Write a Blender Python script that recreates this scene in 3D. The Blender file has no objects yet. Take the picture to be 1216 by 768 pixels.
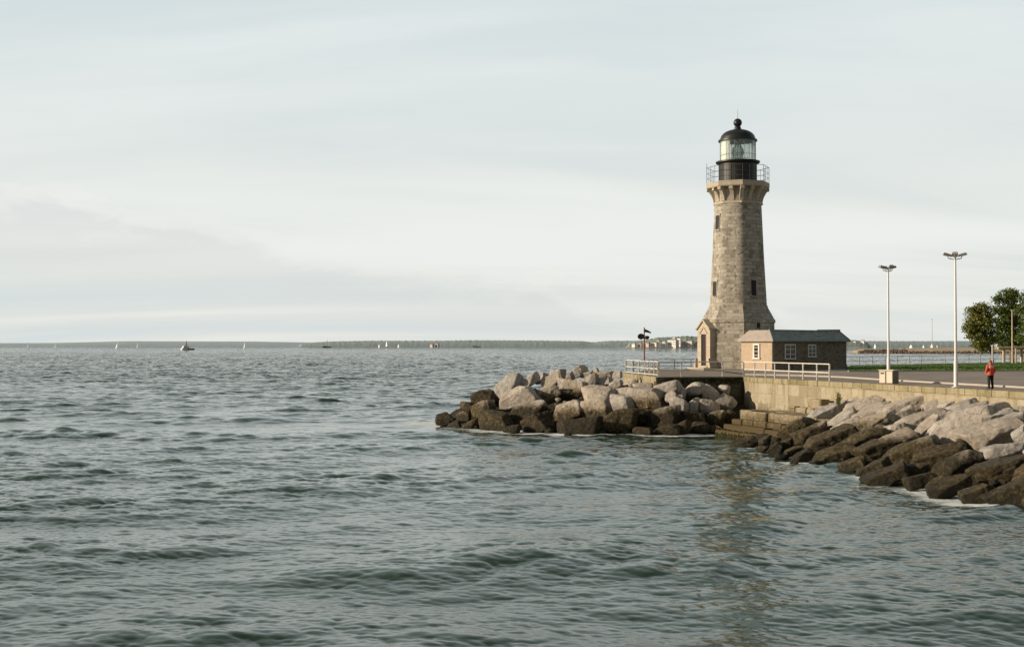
import bpy, bmesh, math, random
import numpy as np
from mathutils import Vector, Matrix, noise as mnoise

random.seed(7)
RNG = np.random.default_rng(11)
scene = bpy.context.scene
COL = scene.collection
PI = math.pi
R = math.radians

# ------------------------------------------------------------------ camera facts (photo is 1216 x 768)
F, CX, HY, EYE = 1500.0, 608.0, 410.0, 7.1      # focal length in photo pixels, centre, horizon row, eye above the water
QZ = 4.45                                       # top of the quay above the water
SUN_AZ, SUN_EL = R(184), R(16)                  # direction towards the sun, from +x anticlockwise
SUN = Vector((math.cos(SUN_AZ) * math.cos(SUN_EL), math.sin(SUN_AZ) * math.cos(SUN_EL), math.sin(SUN_EL)))


def on_plane(px, py, z):
    """where the photo's pixel meets the level plane at height z"""
    d = (EYE - z) * F / (py - HY)
    return Vector(((px - CX) / F * d, d, z))


def at_depth(px, py, d):
    return Vector(((px - CX) / F * d, d, EYE - (py - HY) * d / F))


# ------------------------------------------------------------------ small tools
def tag(o, label=None, cat=None, group=None, kind=None):
    if label: o['label'] = label
    if cat: o['category'] = cat
    if group: o['group'] = group
    if kind: o['kind'] = kind
    return o


def empty(name, loc=(0, 0, 0), rz=0.0):
    o = bpy.data.objects.new(name, None)
    o.empty_display_size = 0.3
    COL.objects.link(o)
    o.location = loc
    o.rotation_euler = (0, 0, rz)
    return o


def copy_tree(o, parent=None):
    c = o.copy()
    COL.objects.link(c)
    c.parent = parent
    for ch in list(o.children):
        copy_tree(ch, c)
    return c


class MB:
    """collects faces for ONE mesh object"""
    def __init__(self):
        self.v, self.f, self.uv = [], [], []

    def face_set(self, verts, faces, uvs=None):
        n = len(self.v)
        self.v += [tuple(p) for p in verts]
        for i, f in enumerate(faces):
            self.f.append(tuple(n + k for k in f))
            self.uv.append(uvs[i] if uvs else None)

    def box(self, c, s, rz=0.0, mat=None):
        hx, hy, hz = s[0] / 2, s[1] / 2, s[2] / 2
        M = mat if mat is not None else Matrix.Translation(c) @ Matrix.Rotation(rz, 4, 'Z')
        vs = [M @ Vector((x, y, z)) for x in (-hx, hx) for y in (-hy, hy) for z in (-hz, hz)]
        fs = [(0, 1, 3, 2), (4, 6, 7, 5), (0, 4, 5, 1), (2, 3, 7, 6), (0, 2, 6, 4), (1, 5, 7, 3)]
        self.face_set(vs, fs)
        return self

    def tube(self, a, b, r0, r1=None, n=8, caps=True):
        a, b = Vector(a), Vector(b)
        r1 = r0 if r1 is None else r1
        d = (b - a).normalized()
        u = d.orthogonal().normalized()
        w = d.cross(u)
        vs = []
        for p, r in ((a, r0), (b, r1)):
            for k in range(n):
                t = 2 * PI * k / n
                vs.append(p + u * (r * math.cos(t)) + w * (r * math.sin(t)))
        fs = [(k, (k + 1) % n, n + (k + 1) % n, n + k) for k in range(n)]
        if caps:
            fs += [tuple(reversed(range(n))), tuple(range(n, 2 * n))]
        self.face_set(vs, fs)
        return self

    def lathe(self, c, prof, n=32, phase=0.0, uvr=None, cap0=True, cap1=True):
        """prof: list of (radius, z); u in metres round a reference radius, v along the profile"""
        uvr = uvr or max(p[0] for p in prof)
        vs, fs, uvs = [], [], []
        acc = [0.0]
        for i in range(1, len(prof)):
            acc.append(acc[-1] + math.hypot(prof[i][0] - prof[i - 1][0], prof[i][1] - prof[i - 1][1]))
        for r, z in prof:
            for k in range(n):
                t = phase + 2 * PI * k / n
                vs.append((c[0] + r * math.cos(t), c[1] + r * math.sin(t), c[2] + z))
        st = 2 * PI * uvr / n
        for i in range(len(prof) - 1):
            for k in range(n):
                fs.append((i * n + k, i * n + (k + 1) % n, (i + 1) * n + (k + 1) % n, (i + 1) * n + k))
                uvs.append(((k * st, acc[i]), ((k + 1) * st, acc[i]), ((k + 1) * st, acc[i + 1]), (k * st, acc[i + 1])))
        if cap0 and prof[0][0] > 1e-4:
            fs.append(tuple(reversed(range(n)))); uvs.append(None)
        if cap1 and prof[-1][0] > 1e-4:
            fs.append(tuple(range((len(prof) - 1) * n, len(prof) * n))); uvs.append(None)
        self.face_set(vs, fs, uvs)
        return self

    def prism(self, poly, z0, z1, M=None):
        """poly of (x, y) extruded z0..z1, optional matrix"""
        n = len(poly)
        vs = [Vector((x, y, z0)) for x, y in poly] + [Vector((x, y, z1)) for x, y in poly]
        if M is not None: vs = [M @ v for v in vs]
        fs = [tuple(reversed(range(n))), tuple(range(n, 2 * n))]
        fs += [(k, (k + 1) % n, n + (k + 1) % n, n + k) for k in range(n)]
        self.face_set(vs, fs)
        return self

    def build(self, name, mat, parent=None, smooth=False, bevel=0.0, boxuv=True, origin=None):
        me = bpy.data.meshes.new(name)
        vs = self.v
        if origin is not None:
            ox = Vector(origin)
            vs = [tuple(Vector(v) - ox) for v in vs]
        me.from_pydata(vs, [], self.f)
        me.update()
        uvl = me.uv_layers.new(name='UVMap')
        for pi, p in enumerate(me.polygons):
            src = self.uv[pi]
            if src:
                for j, li in enumerate(p.loop_indices): uvl.data[li].uv = src[j]
            elif boxuv:
                nrm = p.normal
                ax = Vector((-nrm.y, nrm.x, 0))
                if ax.length < 0.3: U, V = Vector((1, 0, 0)), Vector((0, 1, 0))
                else:
                    U = ax.normalized(); V = nrm.cross(U)
                for li in p.loop_indices:
                    co = me.vertices[me.loops[li].vertex_index].co
                    uvl.data[li].uv = (co.dot(U), co.dot(V))
        bm = bmesh.new(); bm.from_mesh(me)
        bmesh.ops.recalc_face_normals(bm, faces=bm.faces)
        if bevel > 0:
            es = [e for e in bm.edges if len(e.link_faces) == 2 and e.calc_face_angle(0) > 0.5]
            bmesh.ops.bevel(bm, geom=es, offset=bevel, segments=2, affect='EDGES', clamp_overlap=True)
        bm.to_mesh(me); bm.free()
        if smooth:
            me.shade_smooth()
            me.set_sharp_from_angle(angle=R(38))
        if isinstance(mat, (list, tuple)):
            for m in mat: me.materials.append(m)
        else: me.materials.append(mat)
        o = bpy.data.objects.new(name, me)
        COL.objects.link(o)
        if parent is not None: o.parent = parent
        if origin is not None: o.location = origin
        return o


# ------------------------------------------------------------------ materials
class NT:
    def __init__(self, name):
        self.m = bpy.data.materials.new(name); self.m.use_nodes = True
        self.t = self.m.node_tree; self.t.nodes.clear()
        self.out = self.t.nodes.new('ShaderNodeOutputMaterial')

    def n(self, kind, ins=None, **props):
        nd = self.t.nodes.new('ShaderNode' + kind)
        for k, v in props.items(): setattr(nd, k, v)
        for k, v in (ins or {}).items(): self.s(nd, k, v)
        return nd

    def s(self, nd, key, v):
        sock = nd.inputs[key]
        if isinstance(v, bpy.types.NodeSocket): self.t.links.new(v, sock)
        else:
            if sock.type == 'RGBA' and len(v) == 3: v = (*v, 1)
            sock.default_value = v

    def noise(self, vec, scale, detail=4, rough=0.55, out='Fac', dist=0.0):
        nd = self.n('TexNoise', {'Scale': scale, 'Detail': detail, 'Roughness': rough, 'Distortion': dist})
        if vec is not None: self.s(nd, 'Vector', vec)
        return nd.outputs[out]

    def ramp(self, fac, stops, interp='LINEAR'):
        nd = self.n('ValToRGB', {'Fac': fac})
        cr = nd.color_ramp; cr.interpolation = interp
        while len(cr.elements) < len(stops): cr.elements.new(0.5)
        for e, (p, c) in zip(cr.elements, stops):
            e.position = p
            e.color = (c, c, c, 1) if isinstance(c, (int, float)) else (*c, 1)
        return nd.outputs['Color']

    def mix(self, fac, a, b, mode='MIX'):
        nd = self.n('Mix', data_type='RGBA', blend_type=mode)
        for i, v in ((0, fac), (6, a), (7, b)):
            sock = nd.inputs[i]
            if isinstance(v, bpy.types.NodeSocket): self.t.links.new(v, sock)
            elif i == 0: sock.default_value = v
            else: sock.default_value = (*v, 1) if len(v) == 3 else v
        return nd.outputs[2]

    def math(self, op, a, b=0.0, clamp=False):
        nd = self.n('Math', operation=op, use_clamp=clamp)
        for i, v in ((0, a), (1, b)):
            if isinstance(v, bpy.types.NodeSocket): self.t.links.new(v, nd.inputs[i])
            else: nd.inputs[i].default_value = v
        return nd.outputs[0]

    def bump(self, h, strength=0.5, dist=0.02, normal=None):
        nd = self.n('Bump', {'Height': h, 'Strength': strength, 'Distance': dist})
        if normal is not None: self.s(nd, 'Normal', normal)
        return nd.outputs['Normal']

    def finish(self, color, rough=0.8, normal=None, spec=0.3, metallic=0.0):
        p = self.n('BsdfPrincipled', {'Base Color': color, 'Roughness': rough, 'Metallic': metallic, 'Specular IOR Level': spec})
        if normal is not None: self.s(p, 'Normal', normal)
        self.t.links.new(p.outputs[0], self.out.inputs[0])
        return self.m

    def pos(self): return self.n('NewGeometry').outputs['Position']
    def uv(self): return self.n('UVMap').outputs[0]
    def obj(self): return self.n('TexCoord').outputs['Object']
    def rand(self): return self.n('ObjectInfo').outputs['Random']


def paint(name, col, rough=0.55, var=0.18, metallic=0.0, scale=6.0, dirt=None):
    t = NT(name)
    n1 = t.noise(t.pos(), scale, 5, 0.6)
    lo = tuple(c * (1 - var) for c in col); hi = tuple(min(1, c * (1 + var * 0.7)) for c in col)
    c = t.mix(t.ramp(n1, [(0.35, 0.0), (0.65, 1.0)]), lo, hi)
    if dirt:
        n2 = t.noise(t.pos(), scale * 0.45, 6, 0.7)
        c = t.mix(t.ramp(n2, [(0.52, 0.0), (0.7, 0.75)]), c, dirt)
    return t.finish(c, rough, None, 0.4, metallic)


def stone(name, c1, c2, dark, mortar, bw, bh, msize=0.018, offset=0.5, bump=0.7, speck=0.6, stain=None, dark_amount=(0.60, 0.70), knobs=0.0):
    """coursed stonework from UVs in metres: every block its own tone, some dark ones, mortar joints, bumps"""
    t = NT(name)
    uv = t.uv()
    wob = t.n('TexNoise', {'Vector': uv, 'Scale': 1.7, 'Detail': 3})
    off = t.n('VectorMath', {0: wob.outputs['Color'], 1: (0.5, 0.5, 0.5)}, operation='SUBTRACT')
    sc = t.n('VectorMath', {0: off.outputs[0], 'Scale': 0.12}, operation='SCALE')
    v2 = t.n('VectorMath', {0: uv, 1: sc.outputs[0]}, operation='ADD').outputs[0]
    br = t.n('TexBrick', {'Vector': v2, 'Color1': (0, 0, 0), 'Color2': (1, 1, 1), 'Mortar': (0.5, 0.5, 0.5), 'Scale': 1.0,
                          'Mortar Size': msize, 'Mortar Smooth': 0.4, 'Bias': 0.0, 'Brick Width': bw, 'Row Height': bh},
             offset=offset, squash=0.75, squash_frequency=3)
    tone = br.outputs['Color']
    n1 = t.noise(t.pos(), 3.0, 6, 0.65)
    n2 = t.noise(t.pos(), 22.0, 4, 0.6)
    base = t.mix(tone, c1, c2)
    darkmask = t.ramp(t.math('ADD', t.math('MULTIPLY', tone, 0.55), t.math('MULTIPLY', n1, 0.45)), [(dark_amount[0], 0.0), (dark_amount[1], 0.8)])
    base = t.mix(darkmask, base, dark)
    base = t.mix(t.ramp(n2, [(0.3, 0.0), (0.7, speck)]), base, t.mix(0.5, base, (0.02, 0.018, 0.014), 'MIX'))
    base = t.mix(t.ramp(n1, [(0.35, 0.35), (0.6, 0.0)]), base, tuple(c * 0.55 for c in c1))
    base = t.mix(br.outputs['Fac'], base, mortar)
    rough_face = n2
    if knobs:      # rock-faced stones: pits and dark hollows, rain streaks below the ledges
        vo = t.n('TexVoronoi', {'Vector': t.n('Mapping', {'Vector': t.pos(), 'Scale': (1.0, 1.0, 1.5)}).outputs[0], 'Scale': 2.6})
        vr = t.n('SeparateColor', {0: vo.outputs['Color']}).outputs[0]
        hol = t.math('MULTIPLY', t.ramp(vr, [(0.72, 0.0), (0.80, knobs)]), t.ramp(vo.outputs['Distance'], [(0.30, 1.0), (0.48, 0.0)]))
        base = t.mix(hol, base, dark)
        g = t.n('SeparateXYZ', {0: t.pos()})
        sv = t.n('CombineXYZ', {0: g.outputs[0], 1: g.outputs[1], 2: t.math('MULTIPLY', g.outputs[2], 0.10)}).outputs[0]
        streak = t.ramp(t.noise(sv, 1.9, 5, 0.65), [(0.50, 0.0), (0.72, 0.5)])
        base = t.mix(streak, base, (0.16, 0.13, 0.095))
        n2 = t.math('ADD', n2, t.math('ADD', t.math('MULTIPLY', t.noise(t.pos(), 6.0, 5, 0.7), 1.6), t.math('MULTIPLY', hol, -0.8)))
    if stain:
        g = t.n('SeparateXYZ', {0: t.pos()})
        v3 = t.n('CombineXYZ', {0: g.outputs[0], 1: g.outputs[1], 2: t.math('MULTIPLY', g.outputs[2], 0.18)}).outputs[0]
        st = t.noise(v3, 1.6, 5, 0.7)
        base = t.mix(t.ramp(st, [(0.50, 0.0), (0.68, 0.85)]), base, stain)
        low = t.ramp(t.math('ADD', t.math('MULTIPLY', g.outputs[2], 0.25), t.math('MULTIPLY', n1, 0.5)), [(0.55, 1.0), (0.85, 0.0)])
        base = t.mix(low, base, (0.085, 0.062, 0.030))
        top = t.ramp(t.math('ADD', t.math('MULTIPLY', g.outputs[2], 1.0), t.math('MULTIPLY', n1, 0.6)), [(0.0, 0.0), (1.0, 0.0)])
    h = t.math('ADD', t.math('MULTIPLY', br.outputs['Fac'], -1.0), t.math('ADD', t.math('MULTIPLY', n2, 0.35), t.math('MULTIPLY', tone, 0.5)))
    return t.finish(base, 0.88, t.bump(h, bump, 0.05), 0.2)


def rock_material():
    t = NT('sea_boulder_granite')
    pos, ob = t.pos(), t.obj()
    rnd = t.rand()
    shift = t.n('VectorMath', {0: ob, 1: t.n('CombineXYZ', {0: t.math('MULTIPLY', rnd, 91.0), 1: t.math('MULTIPLY', rnd, 37.0), 2: 0.0}).outputs[0]}, operation='ADD').outputs[0]
    big = t.noise(shift, 0.9, 6, 0.6)
    mid = t.noise(shift, 4.5, 6, 0.68)
    fine = t.noise(shift, 30.0, 4, 0.7)
    dry = t.ramp(big, [(0.3, (0.46, 0.415, 0.36)), (0.5, (0.64, 0.58, 0.505)), (0.7, (0.76, 0.70, 0.62))])
    tint = t.ramp(rnd, [(0.0, (0.78, 0.80, 0.82)), (0.3, (1.0, 0.97, 0.94)), (0.55, (0.86, 0.80, 0.74)), (0.8, (1.0, 0.94, 0.88)), (1.0, (0.62, 0.61, 0.60))])
    dry = t.mix(1.0, dry, tint, 'MULTIPLY')
    dry = t.mix(t.ramp(fine, [(0.38, 0.5), (0.6, 0.0)]), dry, (0.24, 0.215, 0.19))
    dry = t.mix(t.ramp(mid, [(0.34, 0.7), (0.50, 0.0)]), dry, (0.28, 0.25, 0.215))
    vor = t.n('TexVoronoi', {'Vector': shift, 'Scale': 1.3}, feature='DISTANCE_TO_EDGE').outputs['Distance']
    vor2 = t.ramp(t.math('ADD', vor, t.math('MULTIPLY', mid, 0.05)), [(0.022, 1.0), (0.04, 0.0)])
    dry = t.mix(t.math('MULTIPLY', vor2, 0.3), dry, (0.13, 0.115, 0.10))
    z = t.n('SeparateXYZ', {0: pos}).outputs[2]
    lvl = t.n('SeparateColor', {0: t.n('ObjectInfo').outputs['Color']}).outputs[0]      # how high the tide line sits on this stone
    zz = t.math('ADD', t.math('SUBTRACT', z, t.math('MULTIPLY', lvl, 4.0)), 1.78)
    zz = t.math('ADD', zz, t.math('MULTIPLY', t.math('SUBTRACT', big, 0.5), 1.3))
    zz = t.math('ADD', zz, t.math('MULTIPLY', t.math('SUBTRACT', mid, 0.5), 0.9))
    wetcol = t.ramp(mid, [(0.3, (0.016, 0.012, 0.006)), (0.5, (0.066, 0.047, 0.020)), (0.68, (0.20, 0.145, 0.064))])
    wetcol = t.mix(t.ramp(fine, [(0.4, 0.6), (0.6, 0.0)]), wetcol, (0.02, 0.018, 0.01))
    wetcol = t.mix(1.0, wetcol, t.ramp(rnd, [(0.0, 0.55), (0.5, 1.0), (1.0, 1.6)]), 'MULTIPLY')
    black = t.ramp(t.math('ADD', z, t.math('MULTIPLY', mid, 0.6)), [(0.45, 1.0), (1.0, 0.0)])
    wetcol = t.mix(t.math('MULTIPLY', black, 0.8), wetcol, (0.018, 0.016, 0.008))
    wet = t.ramp(t.math('MULTIPLY', zz, 0.25), [(0.38, 1.0), (0.52, 0.0)])
    tan = t.ramp(t.math('MULTIPLY', zz, 0.25), [(0.45, 0.7), (0.62, 0.0)])
    col = t.mix(tan, dry, (0.30, 0.235, 0.15))
    col = t.mix(wet, col, wetcol)
    h = t.math('ADD', t.math('MULTIPLY', mid, 1.0), t.math('ADD', t.math('MULTIPLY', fine, 0.40), t.math('MULTIPLY', vor2, -0.3)))
    rough = t.ramp(wet, [(0.0, 0.92), (1.0, 0.62)])
    return t.finish(col, rough, t.bump(h, 0.9, 0.16), 0.25)


def ground_material(name, c, var=0.2, scale=0.8):
    t = NT(name)
    a = t.noise(t.pos(), scale, 6, 0.6); b = t.noise(t.pos(), 40, 3, 0.6)
    col = t.mix(t.ramp(a, [(0.3, 0.0), (0.7, 1.0)]), tuple(x * (1 - var) for x in c), tuple(x * (1 + var) for x in c))
    col = t.mix(t.ramp(b, [(0.4, 0.3), (0.6, 0.0)]), col, tuple(x * 0.5 for x in c))
    return t.finish(col, 0.92, t.bump(b, 0.25, 0.01), 0.15)


def grass_material():
    t = NT('lawn_grass')
    a = t.noise(t.pos(), 0.35, 5, 0.6); b = t.noise(t.pos(), 9, 4, 0.7)
    col = t.ramp(a, [(0.3, (0.050, 0.10, 0.014)), (0.6, (0.10, 0.17, 0.024)), (0.8, (0.13, 0.17, 0.034))])
    col = t.mix(t.ramp(b, [(0.35, 0.5), (0.6, 0.0)]), col, (0.02, 0.04, 0.008))
    return t.finish(col, 0.9, t.bump(b, 0.8, 0.08), 0.1)


def leaf_material(name, c1, c2, c3):
    t = NT(name)
    att = t.n('Attribute', attribute_name='tone').outputs['Fac']
    col = t.ramp(att, [(0.0, c1), (0.5, c2), (1.0, c3)])
    d = t.n('BsdfDiffuse', {'Color': col})
    tr = t.n('BsdfTranslucent', {'Color': t.mix(0.5, col, (0.16, 0.20, 0.02))})
    gl = t.n('BsdfGlossy', {'Color': (0.9, 0.95, 0.9), 'Roughness': 0.5})
    m1 = t.n('MixShader', {0: 0.22, 1: d.outputs[0], 2: tr.outputs[0]})
    m2 = t.n('MixShader', {0: 0.03, 1: m1.outputs[0], 2: gl.outputs[0]})
    t.t.links.new(m2.outputs[0], t.out.inputs[0])
    return t.m


def slate_material():
    t = NT('slate_roof_tiles')
    br = t.n('TexBrick', {'Vector': t.uv(), 'Color1': (0.18, 0.21, 0.19), 'Color2': (0.36, 0.395, 0.365), 'Mortar': (0.03, 0.034, 0.03), 'Scale': 1.0,
                          'Mortar Size': 0.016, 'Brick Width': 0.32, 'Row Height': 0.22}, offset=0.5)
    n1 = t.noise(t.pos(), 2.2, 6, 0.7)
    col = t.mix(t.ramp(n1, [(0.4, 0.0), (0.7, 0.6)]), br.outputs['Color'], (0.32, 0.34, 0.295))
    return t.finish(col, 0.75, t.bump(t.math('ADD', br.outputs['Fac'], n1), -0.6, 0.03), 0.3)


def glass_material(name, tint=(0.9, 0.95, 0.93), opacity=0.25):
    t = NT(name)
    fr = t.n('LayerWeight', {'Blend': 0.25})
    tr = t.n('BsdfTransparent', {'Color': tint})
    gl = t.n('BsdfGlossy', {'Color': (0.9, 0.95, 0.95), 'Roughness': 0.04})
    df = t.n('BsdfTranslucent', {'Color': (0.85, 0.90, 0.85)})
    fac = t.math('ADD', t.math('MULTIPLY', fr.outputs['Fresnel'], 0.8), 0.06)
    m0 = t.n('MixShader', {0: opacity, 1: tr.outputs[0], 2: df.outputs[0]})
    m1 = t.n('MixShader', {0: fac, 1: m0.outputs[0], 2: gl.outputs[0]})
    t.t.links.new(m1.outputs[0], t.out.inputs[0])
    return t.m


def water_material():
    t = NT('sea_water')
    pos = t.pos()
    g = t.n('SeparateXYZ', {0: pos})
    def rip(sx, sy, scale, det, ang=0.0):
        mp = t.n('Mapping', {'Vector': pos, 'Scale': (sx, sy, 1.0), 'Rotation': (0, 0, ang)})
        return t.noise(mp.outputs[0], scale, det, 0.6)
    r1 = rip(0.55, 1.0, 4.2, 4, 0.25)          # small ripples, about 0.3 m
    r2 = rip(0.5, 1.0, 0.9, 4, -0.15)          # one to two metres: carries the far water
    r3 = rip(0.45, 1.0, 0.22, 3, 0.1)          # long chop seen far out
    y = g.outputs[1]
    far = t.n('MapRange', {'Value': y, 'From Min': 110.0, 'From Max': 420.0}).outputs[0]
    h = t.math('ADD', t.math('MULTIPLY', r1, 0.014), t.math('ADD', t.math('MULTIPLY', t.math('MULTIPLY', r2, far), 0.9), t.math('MULTIPLY', t.math('MULTIPLY', r3, far), 4.5)))
    nb = t.bump(h, 1.0, 1.0)
    patch = rip(0.25, 1.0, 0.035, 4, 0.3)
    deep = t.mix(t.ramp(patch, [(0.35, 0.0), (0.65, 1.0)]), (0.015, 0.040, 0.022), (0.030, 0.062, 0.037))
    p = t.n('BsdfPrincipled', {'Base Color': deep, 'Roughness': 0.045, 'IOR': 1.333, 'Normal': nb, 'Specular IOR Level': 0.5})
    p.inputs['Specular Tint'].default_value = (0.96, 0.98, 0.91, 1)
    fo = t.n('Attribute', attribute_name='foam').outputs['Fac']
    fn = t.noise(t.n('Mapping', {'Vector': pos, 'Scale': (0.6, 1.5, 1.0)}).outputs[0], 1.9, 8, 0.8)
    fm = t.ramp(t.math('ADD', t.math('MULTIPLY', fo, 0.55), t.math('MULTIPLY', fn, 0.95)), [(0.74, 0.0), (0.94, 0.95)])
    fb = t.n('BsdfDiffuse', {'Color': (0.75, 0.77, 0.75)})
    m = t.n('MixShader', {0: fm, 1: p.outputs[0], 2: fb.outputs[0]})
    t.t.links.new(m.outputs[0], t.out.inputs[0])
    return t.m


M = {}
M['rock'] = rock_material()
M['bed'] = ground_material('dark_rubble', (0.035, 0.03, 0.022), 0.4, 1.2)  # near-black colour adds shade in the gaps between the boulders
M['tower'] = stone('tower_granite', (0.40, 0.355, 0.285), (0.73, 0.665, 0.56), (0.19, 0.16, 0.125), (0.62, 0.56, 0.46), 0.80, 0.40, 0.022, dark_amount=(0.58, 0.74), bump=1.4, knobs=0.75)
M['ashlar'] = stone('dressed_granite', (0.50, 0.425, 0.32), (0.60, 0.52, 0.40), (0.34, 0.28, 0.20), (0.44, 0.37, 0.28), 1.1, 0.5, 0.012, speck=0.45, bump=0.6, dark_amount=(0.7, 0.9))
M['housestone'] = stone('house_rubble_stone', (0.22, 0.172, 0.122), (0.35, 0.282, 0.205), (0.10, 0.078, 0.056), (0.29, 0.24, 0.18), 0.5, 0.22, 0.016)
M['gablestone'] = stone('house_rendered_stone', (0.58, 0.43, 0.30), (0.64, 0.49, 0.355), (0.48, 0.36, 0.25), (0.60, 0.47, 0.35), 0.55, 0.24, 0.010, speck=0.3, bump=0.35, dark_amount=(0.72, 0.9))  # lit copy of the house stone, sun on the end wall painted in
M['wall'] = stone('quay_masonry', (0.42, 0.355, 0.245), (0.56, 0.485, 0.35), (0.27, 0.22, 0.14), (0.36, 0.30, 0.21), 1.7, 0.8, 0.014, stain=(0.20, 0.155, 0.08))
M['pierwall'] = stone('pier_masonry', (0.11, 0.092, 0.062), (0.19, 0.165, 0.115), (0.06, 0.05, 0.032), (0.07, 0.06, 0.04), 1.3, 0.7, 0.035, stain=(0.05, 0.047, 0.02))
M['coping'] = stone('lichened_coping', (0.36, 0.30, 0.18), (0.47, 0.40, 0.26), (0.20, 0.17, 0.08), (0.25, 0.205, 0.125), 1.4, 1.0, 0.02, stain=(0.19, 0.15, 0.065))
M['moss'] = ground_material('moss_tufts', (0.040, 0.040, 0.014), 0.5, 2.0)
M['step'] = stone('landing_stone', (0.36, 0.295, 0.195), (0.50, 0.425, 0.30), (0.15, 0.115, 0.06), (0.10, 0.08, 0.045), 1.5, 0.8, 0.02, stain=(0.17, 0.125, 0.05))
M['weedstep'] = stone('weedy_landing_stone', (0.12, 0.080, 0.032), (0.19, 0.130, 0.055), (0.05, 0.042, 0.016), (0.03, 0.026, 0.012), 1.5, 0.8, 0.03, stain=(0.055, 0.05, 0.018))
M['asphalt'] = ground_material('old_asphalt', (0.31, 0.26, 0.22), 0.3, 0.35)
M['paving'] = ground_material('pier_paving', (0.30, 0.25, 0.205), 0.2, 0.6)
M['kerb'] = ground_material('pale_kerb_stone', (0.46, 0.41, 0.35), 0.1, 1.0)
M['grass'] = grass_material()
M['white'] = paint('weathered_white_paint', (0.78, 0.73, 0.64), 0.5, 0.12, scale=3.0, dirt=(0.50, 0.42, 0.32))
M['dark_rail'] = paint('dark_rail_paint', (0.06, 0.065, 0.07), 0.5)
M['pole'] = paint('pale_galvanised_pole', (0.72, 0.70, 0.68), 0.45, 0.08)
M['flood'] = paint('weathered_lamp_housing', (0.30, 0.29, 0.25), 0.5)
M['lampglass'] = paint('lamp_front_glass', (0.50, 0.48, 0.42), 0.25)
M['iron'] = paint('black_lantern_iron', (0.020, 0.017, 0.014), 0.48, 0.35, scale=2.5, dirt=(0.055, 0.04, 0.028))
M['dome'] = paint('dome_copper', (0.018, 0.020, 0.018), 0.42, 0.3)
M['bar'] = paint('glazing_bar_paint', (0.22, 0.24, 0.21), 0.5)
M['glass'] = glass_material('lantern_glass', (0.95, 0.98, 0.96), 0.32)
M['lens'] = glass_material('lens_glass', (0.93, 0.97, 0.93), 0.35)
M['curtain'] = paint('white_lantern_blind', (0.80, 0.82, 0.78), 0.7, 0.05)
M['dark'] = paint('dark_opening', (0.012, 0.011, 0.010), 0.6)  # near-black colour stands for the shade inside openings
M['pane'] = paint('window_pane', (0.025, 0.03, 0.032), 0.12)
M['reddoor'] = paint('oxide_red_paint', (0.20, 0.075, 0.05), 0.5)
M['rust'] = paint('rust_red_pole', (0.26, 0.085, 0.055), 0.6, 0.3)
M['signal'] = paint('dark_signal_board', (0.035, 0.022, 0.018), 0.6)
M['slate'] = slate_material()
M['slatehip'] = ground_material('pale_roof_slates', (0.47, 0.395, 0.34), 0.14, 2.0)  # lit copy of the roof slate for the sun-facing hip
M['ridge'] = paint('lead_ridge', (0.24, 0.265, 0.25), 0.5)
M['concrete'] = ground_material('cream_concrete', (0.80, 0.71, 0.57), 0.1, 1.5)
M['concrete_dark'] = ground_material('weathered_bin_panel', (0.24, 0.21, 0.15), 0.2, 2.0)  # shaded copy of the bin concrete, its shade put into the colour
M['bark'] = paint('grey_bark', (0.16, 0.135, 0.11), 0.9, 0.35)
M['leaf_light'] = leaf_material('light_foliage', (0.075, 0.090, 0.012), (0.18, 0.185, 0.030), (0.30, 0.26, 0.07))
M['leaf_dark'] = leaf_material('dark_foliage', (0.026, 0.045, 0.008), (0.085, 0.125, 0.020), (0.17, 0.19, 0.036))
M['sail'] = paint('white_sailcloth', (0.88, 0.87, 0.84), 0.8, 0.03)
M['hullwhite'] = paint('white_hull', (0.75, 0.75, 0.73), 0.4, 0.06)
M['hulldark'] = paint('dark_hull', (0.05, 0.055, 0.06), 0.4)
M['spar'] = paint('grey_spar', (0.30, 0.29, 0.28), 0.5)
M['haze_blue'] = ground_material('far_hazy_woods', (0.45, 0.53, 0.56), 0.05, 0.01)  # aerial haze put into the base colour, also in the hazy woods below
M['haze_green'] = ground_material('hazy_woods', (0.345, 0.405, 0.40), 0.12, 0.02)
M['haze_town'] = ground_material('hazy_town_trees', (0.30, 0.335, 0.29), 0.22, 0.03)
M['sand'] = ground_material('pale_shore', (0.50, 0.44, 0.37), 0.15, 0.02)
M['spit'] = ground_material('breakwater_rubble', (0.52, 0.41, 0.285), 0.25, 0.05)
M['spitrock'] = ground_material('breakwater_boulders', (0.22, 0.16, 0.115), 0.5, 0.3)
M['housewhite'] = paint('white_house_walls', (0.82, 0.78, 0.73), 0.8, 0.06, scale=0.2)
M['housepink'] = paint('pinkish_house_walls', (0.66, 0.52, 0.46), 0.8, 0.06, scale=0.2)
M['houseroof'] = paint('brown_house_roofs', (0.24, 0.185, 0.16), 0.8, 0.1, scale=0.2)
M['houseroofgrey'] = paint('grey_house_roofs', (0.32, 0.31, 0.31), 0.8, 0.1, scale=0.2)
M['housewindow'] = paint('hazy_house_windows', (0.26, 0.26, 0.27), 0.5, 0.1, scale=0.2)
M['tan'] = paint('tan_timber', (0.66, 0.50, 0.33), 0.7, 0.1)
M['greypost'] = paint('grey_post_paint', (0.46, 0.44, 0.42), 0.6, 0.1)
M['skin'] = paint('skin', (0.50, 0.30, 0.21), 0.6, 0.05)
M['jacket'] = paint('orange_red_jacket', (0.62, 0.085, 0.045), 0.75, 0.15)
M['jacketband'] = paint('pale_jacket_yoke', (0.75, 0.40, 0.30), 0.7, 0.06)
M['trousers'] = paint('black_trousers', (0.014, 0.014, 0.015), 0.8)
M['hair'] = paint('red_brown_hair', (0.22, 0.06, 0.03), 0.7)
M['shoe'] = paint('dark_shoes', (0.012, 0.011, 0.010), 0.6)
M['water'] = water_material()

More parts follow.
